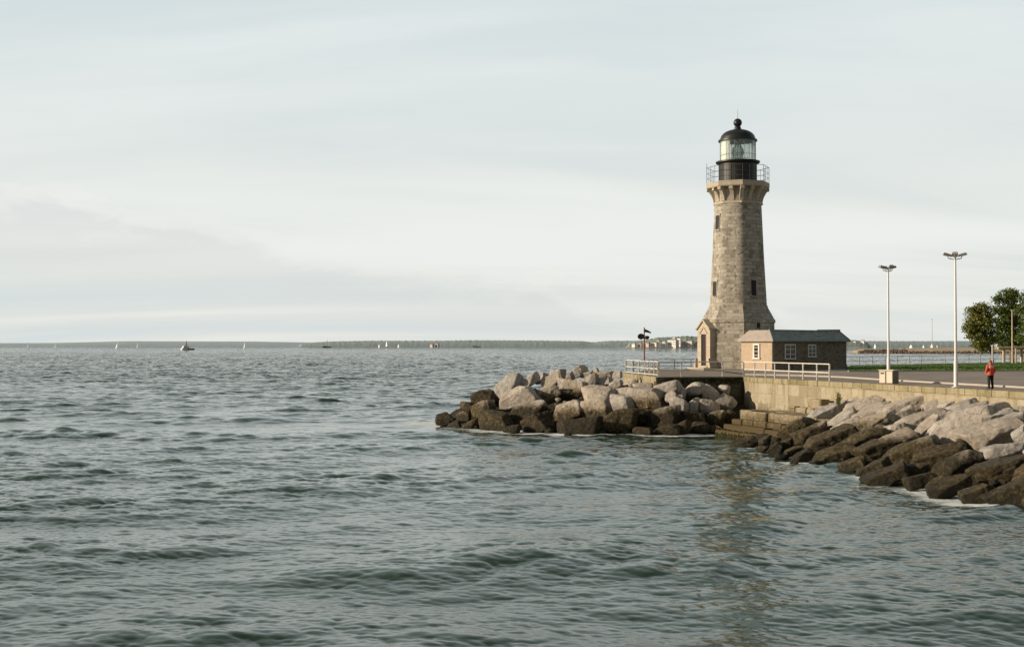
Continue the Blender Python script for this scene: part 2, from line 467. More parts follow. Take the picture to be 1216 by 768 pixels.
# ------------------------------------------------------------------ shoreline layout (metres; x right, y away, z up from the water)
WALL_A, WALL_B = Vector((19.4, 106.0)), Vector((29.0, 71.6))      # top edge of the long quay wall
WDIR = (WALL_B - WALL_A).normalized()
WNRM = Vector((WDIR.y, -WDIR.x))                                   # points to the water (left)
if WNRM.x > 0: WNRM = -WNRM
WALL_END = WALL_A + WDIR * 78.0


def interp(x, pts):
    xs = [p[0] for p in pts]; ys = [p[1] for p in pts]
    return float(np.interp(x, xs, ys))


MOUND_FRONT = [(-7.4, 114.6), (-5, 108.5), (-2.6, 104.6), (0.8, 102.2), (6, 98.8), (11.4, 98.8), (16.5, 100.0), (19.4, 101.5)]
MOUND_CREST = [(-7.4, 116), (-4, 114.5), (1, 113.5), (8, 112.5), (11.2, 108.0), (12.0, 103.9), (19.4, 104.9)]
MOUND_TOP = [(-7.4, 0.1), (-6, 1.3), (-4, 2.4), (-2, 3.0), (1, 3.4), (4, 4.0), (7, 4.3), (11, 4.2), (12.5, 3.6), (19.4, 2.8)]


def mound_h(x, y):
    yf, yc, zc = interp(x, MOUND_FRONT), interp(x, MOUND_CREST), interp(x, MOUND_TOP)
    if x < -7.4: return -1.0 - (-7.4 - x)
    t = (y - yf) / max(0.5, yc - yf)
    if t <= 1: return zc * (t if t > 0 else t * 1.2)
    return zc - (y - yc - 3.0) * 0.45 if y > yc + 3.0 else zc


def slope_h(x, y):
    p = Vector((x, y)) - WALL_A
    s = p.dot(WNRM); k = p.dot(WDIR)
    s0 = float(np.interp(k, [0, 17, 40, 55, 80], [8.8, 9.0, 12.0, 12.2, 12.6]))
    zc = float(np.interp(k, [0, 14, 36, 80], [2.0, 3.0, 3.6, 3.6]))
    return zc * (1 - s / s0)


def ray_hit(px, py, hfun, d0=45.0, d1=135.0, lift=0.0):
    dx = (px - CX) / F; dz = -(py - HY) / F
    d = d0
    while d < d1:
        if EYE + dz * d <= hfun(dx * d, d) + lift: return d
        d += 0.12
    return None


# ------------------------------------------------------------------ water
def ocean_tile(L, N, wind_k, lmin, lmax, ang, spread, seed, power=3.4):
    rg = np.random.default_rng(seed)
    k1 = 2 * np.pi * np.fft.fftfreq(N, L / N)
    kx, ky = np.meshgrid(k1, k1, indexing='xy')
    k = np.hypot(kx, ky); k[0, 0] = 1e9
    lam = 2 * np.pi / k
    th = np.arctan2(ky, kx) - ang
    dirw = np.abs(np.cos(th)) ** spread + 0.035
    P = k ** (-power) * np.exp(-(wind_k / k) ** 2) * dirw
    soft = 1 / (1 + np.exp(-(lam - lmin) / (0.08 * lmin))) / (1 + np.exp((lam - lmax) / (0.08 * lmax)))
    P = P * soft; P[0, 0] = 0
    h0 = np.sqrt(P) * (rg.normal(size=(N, N)) + 1j * rg.normal(size=(N, N)))
    h = np.fft.ifft2(h0); hr = h.real
    s = hr.std()
    dxr = np.fft.ifft2(-1j * kx / k * h0).real; dyr = np.fft.ifft2(-1j * ky / k * h0).real
    return hr / s, dxr / s, dyr / s


def sample(tile, L, X, Y, rot):
    c, s = math.cos(rot), math.sin(rot)
    N = tile[0].shape[0]
    u = ((c * X + s * Y) / L * N) % N; v = ((-s * X + c * Y) / L * N) % N
    i0 = u.astype(np.int64); j0 = v.astype(np.int64)
    fu = u - i0; fv = v - j0
    i0 %= N; j0 %= N; i1 = (i0 + 1) % N; j1 = (j0 + 1) % N
    outs = []
    for a in tile:
        outs.append(a[j0, i0] * (1 - fu) * (1 - fv) + a[j0, i1] * fu * (1 - fv) + a[j1, i0] * (1 - fu) * fv + a[j1, i1] * fu * fv)
    h, dx, dy = outs
    return h, c * dx - s * dy, s * dx + c * dy


def build_water(foam_spots):
    ys = [20.0]
    while ys[-1] < 1300: ys.append(ys[-1] * 1.002)
    while ys[-1] < 9500: ys.append(ys[-1] * 1.012)
    ys = np.array(ys)
    ncol = 1000
    u = np.linspace(-1, 1, ncol)
    Y, U = np.meshgrid(ys, u, indexing='ij')
    X = U * (Y * 0.47 + 8.0)
    X = X.ravel(); Y = Y.ravel()
    fade = lambda a, b: np.clip((b - Y) / (b - a), 0, 1)
    swell = ocean_tile(173.0, 1024, 0.32, 7.0, 40.0, R(104), 2.5, 5)
    chop = ocean_tile(97.0, 1024, 0.8, 1.5, 6.0, R(82), 1.6, 8, 3.0)
    rip = ocean_tile(31.0, 1024, 1.4, 0.26, 1.6, R(93), 1.6, 13, 3.0)
    h1, x1, y1 = sample(swell, 173.0, X, Y, 0.0)
    h2, x2, y2 = sample(chop, 97.0, X, Y, 0.35)
    h3, x3, y3 = sample(rip, 31.0, X, Y, -0.5)
    gust, _, _ = sample(ocean_tile(410.0, 256, 0.01, 40, 300, 0.3, 0.2, 21, 2.5), 410.0, X, Y, 0.9)
    gust = np.clip(1.0 + 0.2 * gust, 0.6, 1.5)
    A1, A2, A3 = 0.100 * fade(1500, 5000), 0.043 * gust * fade(600, 1900), 0.0160 * gust * fade(70, 230)
    # calmer in the lee between the rocks
    lee = np.clip((Y - 88) / 10, 0, 1) * np.clip((X - 9) / 5, 0, 1)
    A1 = A1 * (1 - 0.5 * lee); A2 = A2 * (1 - 0.35 * lee)
    Z = A1 * h1 + A2 * h2 + A3 * h3
    # chop rides on the crests and dies in the troughs; crests peak, troughs flatten
    ride = np.clip(0.72 + 0.36 * h1, 0.32, 1.6)
    A2 = A2 * ride; A3 = A3 * (0.6 + 0.4 * ride)
    Z = A1 * h1 + A2 * (h2 + 0.12 * np.clip(h2, 0, 4) ** 2) + A3 * h3
    Xd = X + 1.2 * A1 * x1 + 1.6 * A2 * x2 + 1.5 * A3 * x3
    Yd = Y + 1.2 * A1 * y1 + 1.6 * A2 * y2 + 1.5 * A3 * y3
    co = np.stack([Xd, Yd, Z], 1).astype(np.float32)
    nr = len(ys)
    idx = np.arange(nr * ncol).reshape(nr, ncol)
    quads = np.stack([idx[:-1, :-1], idx[:-1, 1:], idx[1:, 1:], idx[1:, :-1]], -1).reshape(-1, 4)
    me = bpy.data.meshes.new('sea_water')
    me.vertices.add(len(co)); me.vertices.foreach_set('co', co.ravel())
    nq = len(quads)
    me.loops.add(nq * 4); me.loops.foreach_set('vertex_index', quads.ravel().astype(np.int32))
    me.polygons.add(nq)
    me.polygons.foreach_set('loop_start', np.arange(0, nq * 4, 4, dtype=np.int32))
    me.polygons.foreach_set('use_smooth', np.ones(nq, dtype=bool))
    me.update(calc_edges=True)
    foam = np.zeros(len(co), dtype=np.float32)
    near = np.where((Y > 44) & (Y < 122) & (X > -16) & (X < 34))[0]
    fx, fy = X[near], Y[near]
    acc = np.zeros(len(near))
    for (cx, cy, rad, s) in foam_spots:
        d = np.hypot(fx - cx, fy - cy) - rad
        acc = np.maximum(acc, s * np.clip(1 - d / 2.1, 0, 1.0))
    foam[near] = acc
    at = me.attributes.new('foam', 'FLOAT', 'POINT')
    at.data.foreach_set('value', foam)
    me.materials.append(M['water'])
    o = bpy.data.objects.new('water', me); COL.objects.link(o)
    tag(o, kind='structure')


# ------------------------------------------------------------------ boulders
def _ico():
    bm = bmesh.new(); bmesh.ops.create_icosphere(bm, subdivisions=5, radius=1.0)
    v = np.array([p.co[:] for p in bm.verts]); f = [tuple(x.index for x in fc.verts) for fc in bm.faces]
    bm.free()
    v /= np.linalg.norm(v, axis=1, keepdims=True)
    return v, f


ICO_V, ICO_F = _ico()


def boulder_mesh(dims, seed, angular):
    """a quarried block: random cutting planes, edges worn round, rough skin"""
    rg = np.random.default_rng(seed)
    pl = []
    for ax in range(3):
        for sg in (-1, 1):
            n = np.zeros(3); n[ax] = sg
            n = n + rg.normal(size=3) * (0.17 if angular else 0.25)
            pl.append((n / np.linalg.norm(n), rg.uniform(0.86, 1.0)))
    for _ in range(7 if angular else 10):
        n = rg.normal(size=3); n /= np.linalg.norm(n)
        pl.append((n, rg.uniform(0.88, 1.25) if angular else rg.uniform(0.92, 1.12)))
    p = 60 if angular else 10
    acc = np.zeros(len(ICO_V))
    for n, d in pl: acc += np.maximum(0, ICO_V @ n / d) ** p
    r = np.minimum(acc ** (-1.0 / p), 1.55)
    v = ICO_V * r[:, None]
    v = v * (np.array(dims) / 2)[None, :]
    sz = float(np.mean(dims))
    off = Vector(rg.uniform(-50, 50, 3))
    out = []
    for i, q in enumerate(v):
        Q = Vector(q)
        a = mnoise.fractal(Q * (1.6 / sz) + off, 1.0, 2.0, 3) * 0.034 * sz
        b = mnoise.fractal(Q * (6.5 / sz) + off, 0.9, 2.1, 3) * 0.022 * sz
        c = mnoise.cell(Q * (3.0 / sz) + off) * 0.012 * sz if angular else 0.0
        out.append(Q + Vector(ICO_V[i]) * (a + b + c))
    me = bpy.data.meshes.new('boulder')
    me.from_pydata([tuple(q) for q in out], [], ICO_F)
    me.shade_smooth(); me.update()
    me.materials.append(M['rock'])
    return me


ORD = ['first', 'second', 'third', 'fourth', 'fifth', 'sixth', 'seventh', 'eighth', 'ninth', 'tenth', 'eleventh', 'twelfth', 'thirteenth', 'fourteenth',
       'fifteenth', 'sixteenth', 'seventeenth', 'eighteenth', 'nineteenth', 'twentieth']
FOAM = []

# (px, py, width, height, kind, tilt) read off the photo; kind a = angular, r = rounded; tilt in degrees, up to the right
MOUND = {
    'waterline': [(527, 497, 24, 17, 'r', 15), (540, 506, 22, 12, 'r', 5), (559, 505, 23, 15, 'r', 20), (588, 501, 36, 25, 'a', 4), (609, 509, 18, 9, 'a', 0), (639, 502, 42, 26, 'a', 18),
                  (690, 507, 46, 23, 'a', 4), (735, 501, 45, 24, 'a', 10), (763, 511, 22, 9, 'r', 0), (793, 511, 29, 13, 'r', 5), (810, 508, 19, 14, 'r', 0), (831, 507, 22, 14, 'r', 0), (847, 510, 20, 11, 'r', 0)],
    'second': [(550, 494, 21, 15, 'r', 10), (573.5, 486, 35, 24, 'a', 12), (630, 489, 47, 25, 'a', 12), (677, 488, 42, 29, 'a', 14), (709, 489, 46, 25, 'a', 8), (759.5, 494, 24, 21, 'r', -20),
               (790.5, 492, 37, 25, 'r', 10), (824, 496, 25, 17, 'r', 0), (850, 498, 22, 17, 'r', 0), (866, 495, 16, 16, 'r', 0)],
    'third': [(554, 482, 18, 13, 'r', 10), (574, 474, 29, 15, 'a', 26), (613, 473, 46, 26, 'a', 26), (650.5, 468, 32, 26, 'a', 25), (681, 462, 37, 23, 'a', 0), (712, 468.5, 42, 20, 'r', 6),
              (740.5, 479, 29, 19, 'r', 0), (770, 474, 41, 27, 'a', 0), (807, 481, 24, 19, 'r', -15), (824, 481, 11, 13, 'r', 0), (840.5, 483, 22, 17, 'r', 0), (861, 477, 26, 22, 'r', 15)],
    'fourth': [(604, 461, 36, 22, 'a', 33), (630, 451, 20, 14, 'a', 30), (654.5, 451, 24, 11, 'a', 20), (672, 449, 24, 9, 'a', 10), (700, 453, 24, 12, 'a', 20), (718, 453, 18, 11, 'a', 10),
               (732, 456, 18, 16, 'a', 30), (745, 465, 25, 11, 'r', 2), (751, 455, 13, 12, 'a', 30), (766, 459, 23, 10, 'r', 6), (793.5, 460, 33, 14, 'r', 8), (797, 471, 18, 16, 'r', 30),
               (809, 465, 12, 13, 'r', 0), (824.5, 462, 24, 17, 'r', 10), (827, 476, 11, 9, 'r', 0), (842, 467, 19, 18, 'r', 0), (860, 461, 14, 10, 'r', 0)],
    'crest': [(643, 449, 16, 9, 'a', 15), (662, 444, 20, 9, 'a', 10), (686.5, 442, 16, 10, 'a', 30), (697, 445, 18, 8, 'a', 0), (707, 441, 10, 8, 'a', 20), (719, 445, 18, 9, 'a', 10), (733, 445, 12, 7, 'a', 0)],
}
SLOPE = {
    'waterline': [(885.5, 527, 33, 20, 'a', 15), (906.5, 535, 18, 17, 'a', 25), (921, 533, 23, 20, 'a', 30), (941, 535, 22, 16, 'a', 25), (953, 542, 31, 24, 'a', 30), (967.5, 550, 16, 11, 'a', 10),
                  (988.5, 541, 50, 29, 'a', 22), (1012, 552, 37, 23, 'a', 22), (1037, 557, 40, 26, 'a', 28), (1053, 567, 54, 29, 'a', 20), (1095.5, 570, 42, 21, 'a', 16), (1113, 573, 24, 15, 'a', 25),
                  (1125.5, 579, 54, 33, 'a', 22), (1160, 585, 44, 22, 'a', 15), (1199, 585, 58, 42, 'a', 24), (1250, 598, 70, 40, 'a', 20)],
    'second': [(908, 524, 19, 16, 'a', 20), (931, 528, 26, 16, 'a', 25), (945, 509, 41, 24, 'a', 30), (962, 515, 43, 27, 'a', 28), (990, 522.5, 59, 28, 'a', 22), (1023, 526, 52, 30, 'a', 22), (1057, 529, 70, 33, 'a', 22),
               (1085.5, 536, 68, 34, 'a', 20), (1089, 556, 30, 14, 'a', 12), (1116.5, 543, 66, 33, 'a', 18), (1143.5, 550, 60, 31, 'r', 18), (1187, 559, 66, 38, 'a', 22), (1240, 562, 70, 40, 'a', 22)],
    'third': [(979, 492, 46, 17, 'a', 24), (1000.5, 499, 38, 20, 'a', 24), (1007, 507, 38, 15, 'a', 20), (1040.5, 502, 44, 21, 'a', 24), (1058, 512, 40, 18, 'a', 14), (1092.5, 500, 53, 23, 'a', 20),
              (1101.5, 508, 36, 27, 'a', 40), (1145, 504, 80, 34, 'a', 23), (1140, 517, 42, 19, 'a', 20), (1183, 514, 70, 37, 'a', 20), (1192, 537, 50, 28, 'a', 18), (1214, 518, 26, 24, 'a', 20), (1245, 535, 60, 34, 'a', 20)],
    'fourth': [(1014, 479, 34, 15, 'a', 20), (1032, 483, 52, 18, 'a', 22), (1040, 490, 46, 22, 'a', 24), (1071, 493, 35, 17, 'a', 20), (1083.5, 482, 54, 22, 'a', 24), (1112, 480, 32, 14, 'a', 22), (1130, 481, 33, 17, 'a', 20),
               (1142, 486, 44, 20, 'a', 22), (1151, 492, 50, 23, 'a', 22), (1183.5, 496, 44, 23, 'a', 14), (1192, 506, 54, 26, 'a', 20), (1210, 487, 26, 15, 'a', 10), (1245, 505, 60, 30, 'a', 18)],
    'top': [(1051, 476, 16, 9, 'a', 10), (1068, 475, 14, 8, 'r', 0), (1096, 474, 22, 10, 'a', 15), (1125, 473, 14, 8, 'r', 0), (1147, 476, 24, 9, 'a', 14), (1168, 479, 26, 10, 'a', 10), (1180, 482, 22, 9, 'a', 10), (1207, 477, 16, 7, 'r', 0)],
}
ROWWORD_M = {'waterline': 'waterline row of the mound by the pier', 'second': 'second row up the mound by the pier',
             'third': 'third row up the mound by the pier', 'fourth': 'fourth row up the mound by the pier', 'crest': 'crest of the mound by the pier'}
ROWWORD_S = {'waterline': 'water edge below the quay wall', 'second': 'second row below the quay wall', 'third': 'third row below the quay wall',
             'fourth': 'fourth row below the quay wall', 'top': 'top row against the quay wall'}


def place_boulders(table, hfun, words, group, mound):
    seed = 100 if mound else 500
    for row, items in table.items():
        if row == 'top': items = [(a, b - 2.5, c, d + 3.5, e, f) for a, b, c, d, e, f in items]
        items = sorted(items)
        for i, (px, py, w, h, kind, tilt) in enumerate(items):
            seed += 1
            rg = random.Random(seed)
            d = ray_hit(px, py, hfun)
            if d is None or (mound and row == 'crest'):
                x0 = (px - CX) / F * 112
                d = interp(x0, MOUND_CREST) + (1.0 if row == 'crest' else 0.0)
            wm, hm = w * d / F, h * d / F
            th = R(tilt)
            if abs(tilt) > 8:
                c, s = math.cos(th), math.sin(abs(th))
                L = (wm * c - hm * s) / (c * c - s * s); T = (hm * c - wm * s) / (c * c - s * s)
                L = min(max(L, 0.75 * wm), 1.15 * wm); T = max(T, 0.52 * L if mound else 0.42 * L); T = min(T, hm * 1.1)
            else: L, T = wm, hm
            dep = 0.85 * max(T, 0.6 * L) * rg.uniform(0.85, 1.15)
            if not mound: dep = T * rg.uniform(1.15, 1.45)
            L *= 1.08 if mound else 1.02; T *= 1.16 if mound else 0.97
            me = boulder_mesh((L, dep, T), seed, kind == 'a')
            o = bpy.data.objects.new('boulder', me); COL.objects.link(o)
            c0 = at_depth(px, py, d)
            o.location = c0 + Vector((0, 0.12 * dep, -0.05 * T))
            if mound and c0.x > 11.8: o.location.y = min(o.location.y, 104.8 + (c0.x - 12) * 0.14 - 0.45 * dep)
            o.rotation_euler = (R(rg.uniform(-12, 12)) if mound else R(rg.uniform(4, 18)), -th, R(rg.uniform(-48, -16)) if mound else R(rg.uniform(-30, 4)))
            half = row == 'second' and mound and i in (3, 4)
            if row == 'waterline' or (row == 'second' and not half): lvl = rg.uniform(0.55, 0.74)
            elif half or (row == 'third' and rg.random() < 0.3): lvl = c0.z / 4.0
            else: lvl = 0.18
            if row == 'third' and mound and i < 2: lvl = 0.8
            if row == 'second' and mound: lvl = (c0.z + rg.uniform(-0.1, 0.8)) / 4.0
            if row == 'second' and not mound: lvl = (c0.z + rg.uniform(0.35, 1.4)) / 4.0
            o.color = (lvl, 0, 0, 1)
            wet = row == 'waterline' or (row == 'second' and not mound) or lvl > 0.55
            tone = 'wet' if wet else ('pale' if lvl < 0.2 else 'pale boulder with brown wet foot')
            shape = ('slanting slab' if tilt > 17 else 'angular block') if kind == 'a' else 'rounded boulder'
            if 'foot' in tone: lab = 'half-wet ' + shape
            else: lab = tone + ' ' + shape
            tag(o, '%s, %s from left, %s' % (lab, ORD[i], words[row]), 'boulder', group)
            if row == 'waterline':
                FOAM.append((c0.x - 0.15 * L, c0.y - 0.2 * dep, 0.42 * max(L, dep), rg.choice([0.2, 0.6, 0.9, 1.2])))


place_boulders(MOUND, mound_h, ROWWORD_M, 'boulders of the mound in front of the pier', True)
place_boulders(SLOPE, slope_h, ROWWORD_S, 'boulders of the slope below the quay wall', False)
FOAM.append((-7.6, 115.5, 1.3, 0.95)); FOAM.append((-9.0, 117.0, 0.8, 0.8)); FOAM.append((-6.5, 113.4, 0.7, 0.9))


def build_bed():
    """rubble under the armour stones: one ground sheet"""
    vs, fs = [], []
    def sheet(x0, x1, y0, y1, nx, ny, hf, drop, clip):
        base = len(vs)
        for j in range(ny + 1):
            for i in range(nx + 1):
                x = x0 + (x1 - x0) * i / nx; y = y0 + (y1 - y0) * j / ny
                z = hf(x, y) - drop + 0.35 * mnoise.fractal(Vector((x * 0.8, y * 0.8, 0.0)), 1.0, 2.0, 4)
                vs.append((x, y, max(-2.0, min(clip, z))))
        for j in range(ny):
            for i in range(nx):
                a = base + j * (nx + 1) + i
                fs.append((a, a + 1, a + nx + 2, a + nx + 1))
    sheet(-13, 19.3, 96, 127, 90, 90, mound_h, 0.75, 3.7)
    base = len(vs)
    na, nb = 90, 50
    for j in range(na + 1):
        k = 6.0 + 66 * j / na
        for i in range(nb + 1):
            s = 0.02 + 15 * i / nb
            p = WALL_A + WDIR * k + WNRM * s
            z = slope_h(p.x, p.y) - 0.85 + 0.3 * mnoise.fractal(Vector((p.x * 0.8, p.y * 0.8, 3.0)), 1.0, 2.0, 4)
            if k < 12: z -= (12 - k) * 0.6
            vs.append((p.x, p.y, max(-2.0, z)))
    for j in range(na):
        for i in range(nb):
            a = base + j * (nb + 1) + i
            fs.append((a, a + 1, a + nb + 2, a + nb + 1))
    m = MB(); m.face_set(vs, fs)
    o = m.build('rubble_bed_ground', M['bed'], smooth=True)
    tag(o, kind='structure')


build_bed()


def gap_rubble():
    rg = np.random.default_rng(77)
    bm = bmesh.new(); bmesh.ops.create_icosphere(bm, subdivisions=2, radius=1.0)
    v0 = np.array([p.co[:] for p in bm.verts]); f0 = [tuple(x.index for x in fc.verts) for fc in bm.faces]; bm.free()
    v0 /= np.linalg.norm(v0, axis=1, keepdims=True)
    m = MB()
    def stone_at(x, y, z, r):
        acc = np.zeros(len(v0))
        for _ in range(11):
            n = rg.normal(size=3); n /= np.linalg.norm(n); acc += np.maximum(0, v0 @ n / rg.uniform(.7, 1.1)) ** 30
        rad = np.minimum(np.maximum(acc, 1e-6) ** (-1 / 30), 1.4)
        q = v0 * rad[:, None] * np.array([rg.uniform(.8, 1.4), rg.uniform(.7, 1.1), rg.uniform(.6, 1.0)]) * r
        a = rg.uniform(0, 2 * PI); c, sn = math.cos(a), math.sin(a)
        q = np.stack([q[:, 0] * c - q[:, 1] * sn + x, q[:, 0] * sn + q[:, 1] * c + y, q[:, 2] + z], 1)
        m.face_set(q, f0)
    for _ in range(150):
        k = rg.uniform(19, 62); sd = rg.uniform(0.2, 11)
        p = WALL_A + WDIR * k + WNRM * sd
        stone_at(p.x, p.y, slope_h(p.x, p.y) + rg.uniform(-.5, -.05), rg.uniform(0.12, 0.40))
    for _ in range(110):
        x = rg.uniform(-6.0, 18); yf = interp(x, MOUND_FRONT); yc = interp(x, MOUND_CREST)
        y = yf + (yc - yf) * rg.uniform(0.05, 0.98)
        stone_at(x, y, mound_h(x, y) + rg.uniform(-.8, -.25), rg.uniform(0.15, 0.42))
    o = m.build('gap_rubble', M['rock'], smooth=False); o.color = (0.5, 0, 0, 1)
    tag(o, 'small broken stones wedged in the gaps between the big boulders', 'rubble', kind='stuff')


gap_rubble()

# ------------------------------------------------------------------ quay: ground sheets, walls, coping
LAND = [(12.0, 104.9), (19.4, 106.0), tuple(WALL_A + WDIR * 34), tuple(WALL_END), (150, 30), (420, 330), (150, 262), (76.6, 190), (41.5, 157), (30, 148.5), (22, 143), (15.8, 138.5), (10.6, 121)]


def sheet(name, poly, z, mat, skirt=None):
    m = MB()
    n = len(poly)
    vs = [(p[0], p[1], z) for p in poly]
    fs = [tuple(range(n))]
    if skirt is not None:
        vs += [(p[0], p[1], skirt) for p in poly]
        fs += [(k, (k + 1) % n, n + (k + 1) % n, n + k) for k in range(n)]
    m.face_set(vs, fs)
    o = m.build(name, mat)
    return tag(o, kind='structure')


inner = [(12.35, 105.25), (19.6, 106.35)] + [tuple(WALL_A + WDIR * 34 - WNRM * 0.3), tuple(WALL_END - WNRM * 0.3)] + LAND[4:]
sheet('quay_ground', inner, QZ, M['paving'], -2.0)
kp = [(1330, 466.5), (1216, 458.6), (1120, 453.5), (1045, 449.4), (1000, 446.6), (950, 444.9), (905, 444.0), (885, 443.6)]
kpts = [on_plane(a, b, QZ + 0.12) for a, b in kp]
road_poly = [(p.x, p.y) for p in kpts] + [(21.0, 131), (30, 147.5), (41.5, 155.6), (76.6, 188), (140, 240), (150, 60)]
sheet('road', road_poly, QZ + 0.105, M['asphalt'])
m = MB()
for a, b in zip(kpts[:-1], kpts[1:]):
    d = (b - a); L = d.length; c = (a + b) / 2
    m.box((c.x, c.y, QZ + 0.055), (L + 0.02, 0.2, 0.125), math.atan2(d.y, d.x))
tag(m.build('kerb', M['kerb'], bevel=0.012), kind='structure')
lawn = [(32.5, 122.3), (50.5, 124.5), (75, 129), (128, 146), (135, 185), (100, 205), (76.2, 187), (41.6, 154.6), (38.6, 146.0)]
sheet('lawn', lawn, QZ + 0.22, M['grass'], QZ)
m = MB()
for a, b in zip(lawn[:3], lawn[1:4]):
    a, b = Vector((*a, 0)), Vector((*b, 0)); d = b - a; c = (a + b) / 2
    m.box((c.x, c.y - 0.12, QZ + 0.14), (d.length, 0.2, 0.2), math.atan2(d.y, d.x))
tag(m.build('lawn_kerb', M['kerb'], bevel=0.01), kind='structure')


def grass_tufts():
    rg = random.Random(4)
    m = MB()
    for _ in range(3200):
        t = rg.random()
        x = 33 + 47 * rg.random(); y = 122.6 + (x - 32.5) * 0.13 + 30 * rg.random() ** 1.8
        if y > 146.5 + (x - 36) * 1.0 or x < 32.8 + max(0, (y - 122.3)) * 0.262: continue
        hgt = rg.uniform(0.03, 0.09); a = rg.uniform(0, PI)
        dx, dy = 0.10 * math.cos(a), 0.10 * math.sin(a)
        m.face_set([(x - dx, y - dy, QZ + 0.21), (x + dx, y + dy, QZ + 0.21), (x + dx * 0.5, y + dy * .5 + .03, QZ + 0.22 + hgt), (x - dx * .7, y - dy * .7, QZ + 0.2 + hgt)], [(0, 1, 2, 3)])
    tag(m.build('grass_tufts', M['grass']), kind='stuff', label='short grass blades of the lawn beside the road', cat='grass')


grass_tufts()


def wall_thing(name, label, a, b, z0, mat, capmat, thick=0.9):
    a, b = Vector((*a, 0)), Vector((*b, 0))
    d = b - a; L = d.length; rz = math.atan2(d.y, d.x)
    root = empty(name, (a.x, a.y, 0), rz); tag(root, label, 'wall')
    inn = 1
    zc = QZ - 0.38
    m = MB()
    nseg = max(1, int(L / 1.2)); rg = random.Random(len(label))
    # wall body, its face toward the water on local -y
    m.box((L / 2, thick / 2 + 0.02, (z0 + zc) / 2), (L, thick, zc - z0))
    m.build('wall_face', mat, root)
    x = 0.0
    c = MB()
    while x < L:
        w = min(rg.uniform(1.1, 1.9), L - x)
        c.box((x + w / 2, 0.30 + rg.uniform(-0.012, 0.012), zc + 0.205 + rg.uniform(-0.008, 0.008)), (w - 0.018, 0.72, 0.39))
        x += w
    c.build('coping', capmat, root, bevel=0.025)
    return root


# the long wall runs towards the camera; going B -> A keeps local -y on the water side
WA3 = WALL_A - WDIR * 0.0
wall_thing('quay_wall', 'long tan stone quay wall with mossy coping above the slope of slabs', (WALL_A.x, WALL_A.y - 0.3), tuple(WALL_END), -1.5, M['wall'], M['coping'])
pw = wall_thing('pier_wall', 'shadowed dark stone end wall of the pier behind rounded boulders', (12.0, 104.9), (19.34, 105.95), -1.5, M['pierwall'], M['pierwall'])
wall_thing('pier_side_wall', 'short tan coping wall at the far left end of the pier', (10.6, 121.0), (12.0, 104.95), -1.5, M['wall'], M['coping'])
m = MB()
rg = random.Random(9)
for _ in range(260):
    x = 0.5 + 6.7 * rg.random() ** 0.8; z = QZ - 0.06 - 0.5 * rg.random() ** 1.6
    q = rg.uniform(0.03, 0.09)
    m.lathe((x, -0.07 - rg.random() * 0.05, z - q), [(q * 0.5, 0), (q, q * 0.6), (q * 0.55, q * 1.5), (0.001, q * 1.9)], 5, rg.random())
o = m.build('moss_fringe', M['moss'], pw); o['kind'] = 'stuff'

# ------------------------------------------------------------------ landing steps in the corner
def landing():
    root = empty('landing_steps', (WALL_A.x, WALL_A.y, 0), math.atan2(WDIR.y, WDIR.x))
    tag(root, 'weedy stepped stone landing in the corner between pier and quay wall', 'steps')
    rg = random.Random(3)
    # local x runs along the wall towards the camera, local -y goes out over the water
    tiers = [(-2.6, 0.05, 0.0, 1.30, 3.2, 17, 'step'), (-0.5, 1.32, 0, 0, 0, 0, None)]
    def course(y0, y1, z0, z1, xa, xb, mat, name='step_block', wr=(1.1, 2.1)):
        x = xa
        while x < xb - 0.3:
            w = min(rg.uniform(*wr), xb - x)
            m = MB(); dz = rg.uniform(-.05, .03)
            m.box((x + w / 2, (y0 + y1) / 2 + rg.uniform(-.13, .10), (z0 + z1) / 2 + dz / 2), (w - 0.035, abs(y1 - y0), z1 - z0 + dz), rg.uniform(-.015, .015))
            m.build(name, M[mat], root, bevel=0.06)
            x += w
    course(-3.5, -1.9, 1.36, 2.10, 6.6, 20.0, 'step', wr=(1.5, 3.2))          # edge of the upper platform
    course(-1.92, -0.03, 1.30, 2.06, 6.8, 20.0, 'step', wr=(2.0, 3.5))
    course(-4.0, -2.0, 0.96, 1.38, 6.2, 19.0, 'step', wr=(1.0, 2.4))
    course(-4.6, -3.3, 0.50, 1.0, 5.8, 19.0, 'weedstep', wr=(2.0, 4.0))
    course(-5.1, -3.4, -1.2, 0.54, 5.5, 19.0, 'weedstep', wr=(2.2, 4.5))
    course(-1.1, -0.03, 1.98, 2.50, 11.0, 21.5, 'step')        # two steps up along the wall
    course(-0.62, -0.03, 2.50, 3.0, 15.0, 22.0, 'step')
    # odd blocks left lying
    for (x, y, z, s, rz) in ((10.6, -1.0, 2.27, (0.8, 0.6, 0.5), 0.3), (14.0, -0.8, 2.85, (1.7, 0.8, 0.66), 0.08)):
        m = MB(); m.box((x, y, z), s, rz); m.build('loose_block', M['step'], root, bevel=0.04)
    # weed hanging on the bottom course
    m = MB()
    for _ in range(420):
        x = rg.uniform(5.7, 12); z = rg.uniform(-0.1, 0.62) * (1 if rg.random() < .7 else 0.4); s = rg.uniform(0.06, 0.16)
        yy = -5.14 if z < 0.40 else -4.66
        if rg.random() < 0.22: x = 5.6; yy = rg.uniform(-5.0, -3.5)
        m.lathe((x, yy, z - s), [(s * 0.5, -s), (s * 0.9, 0), (s * 0.6, s), (0.001, s * 1.3)], 5, rg.random())
    m.build('seaweed', M['moss'], root)['kind'] = 'stuff'


landing()


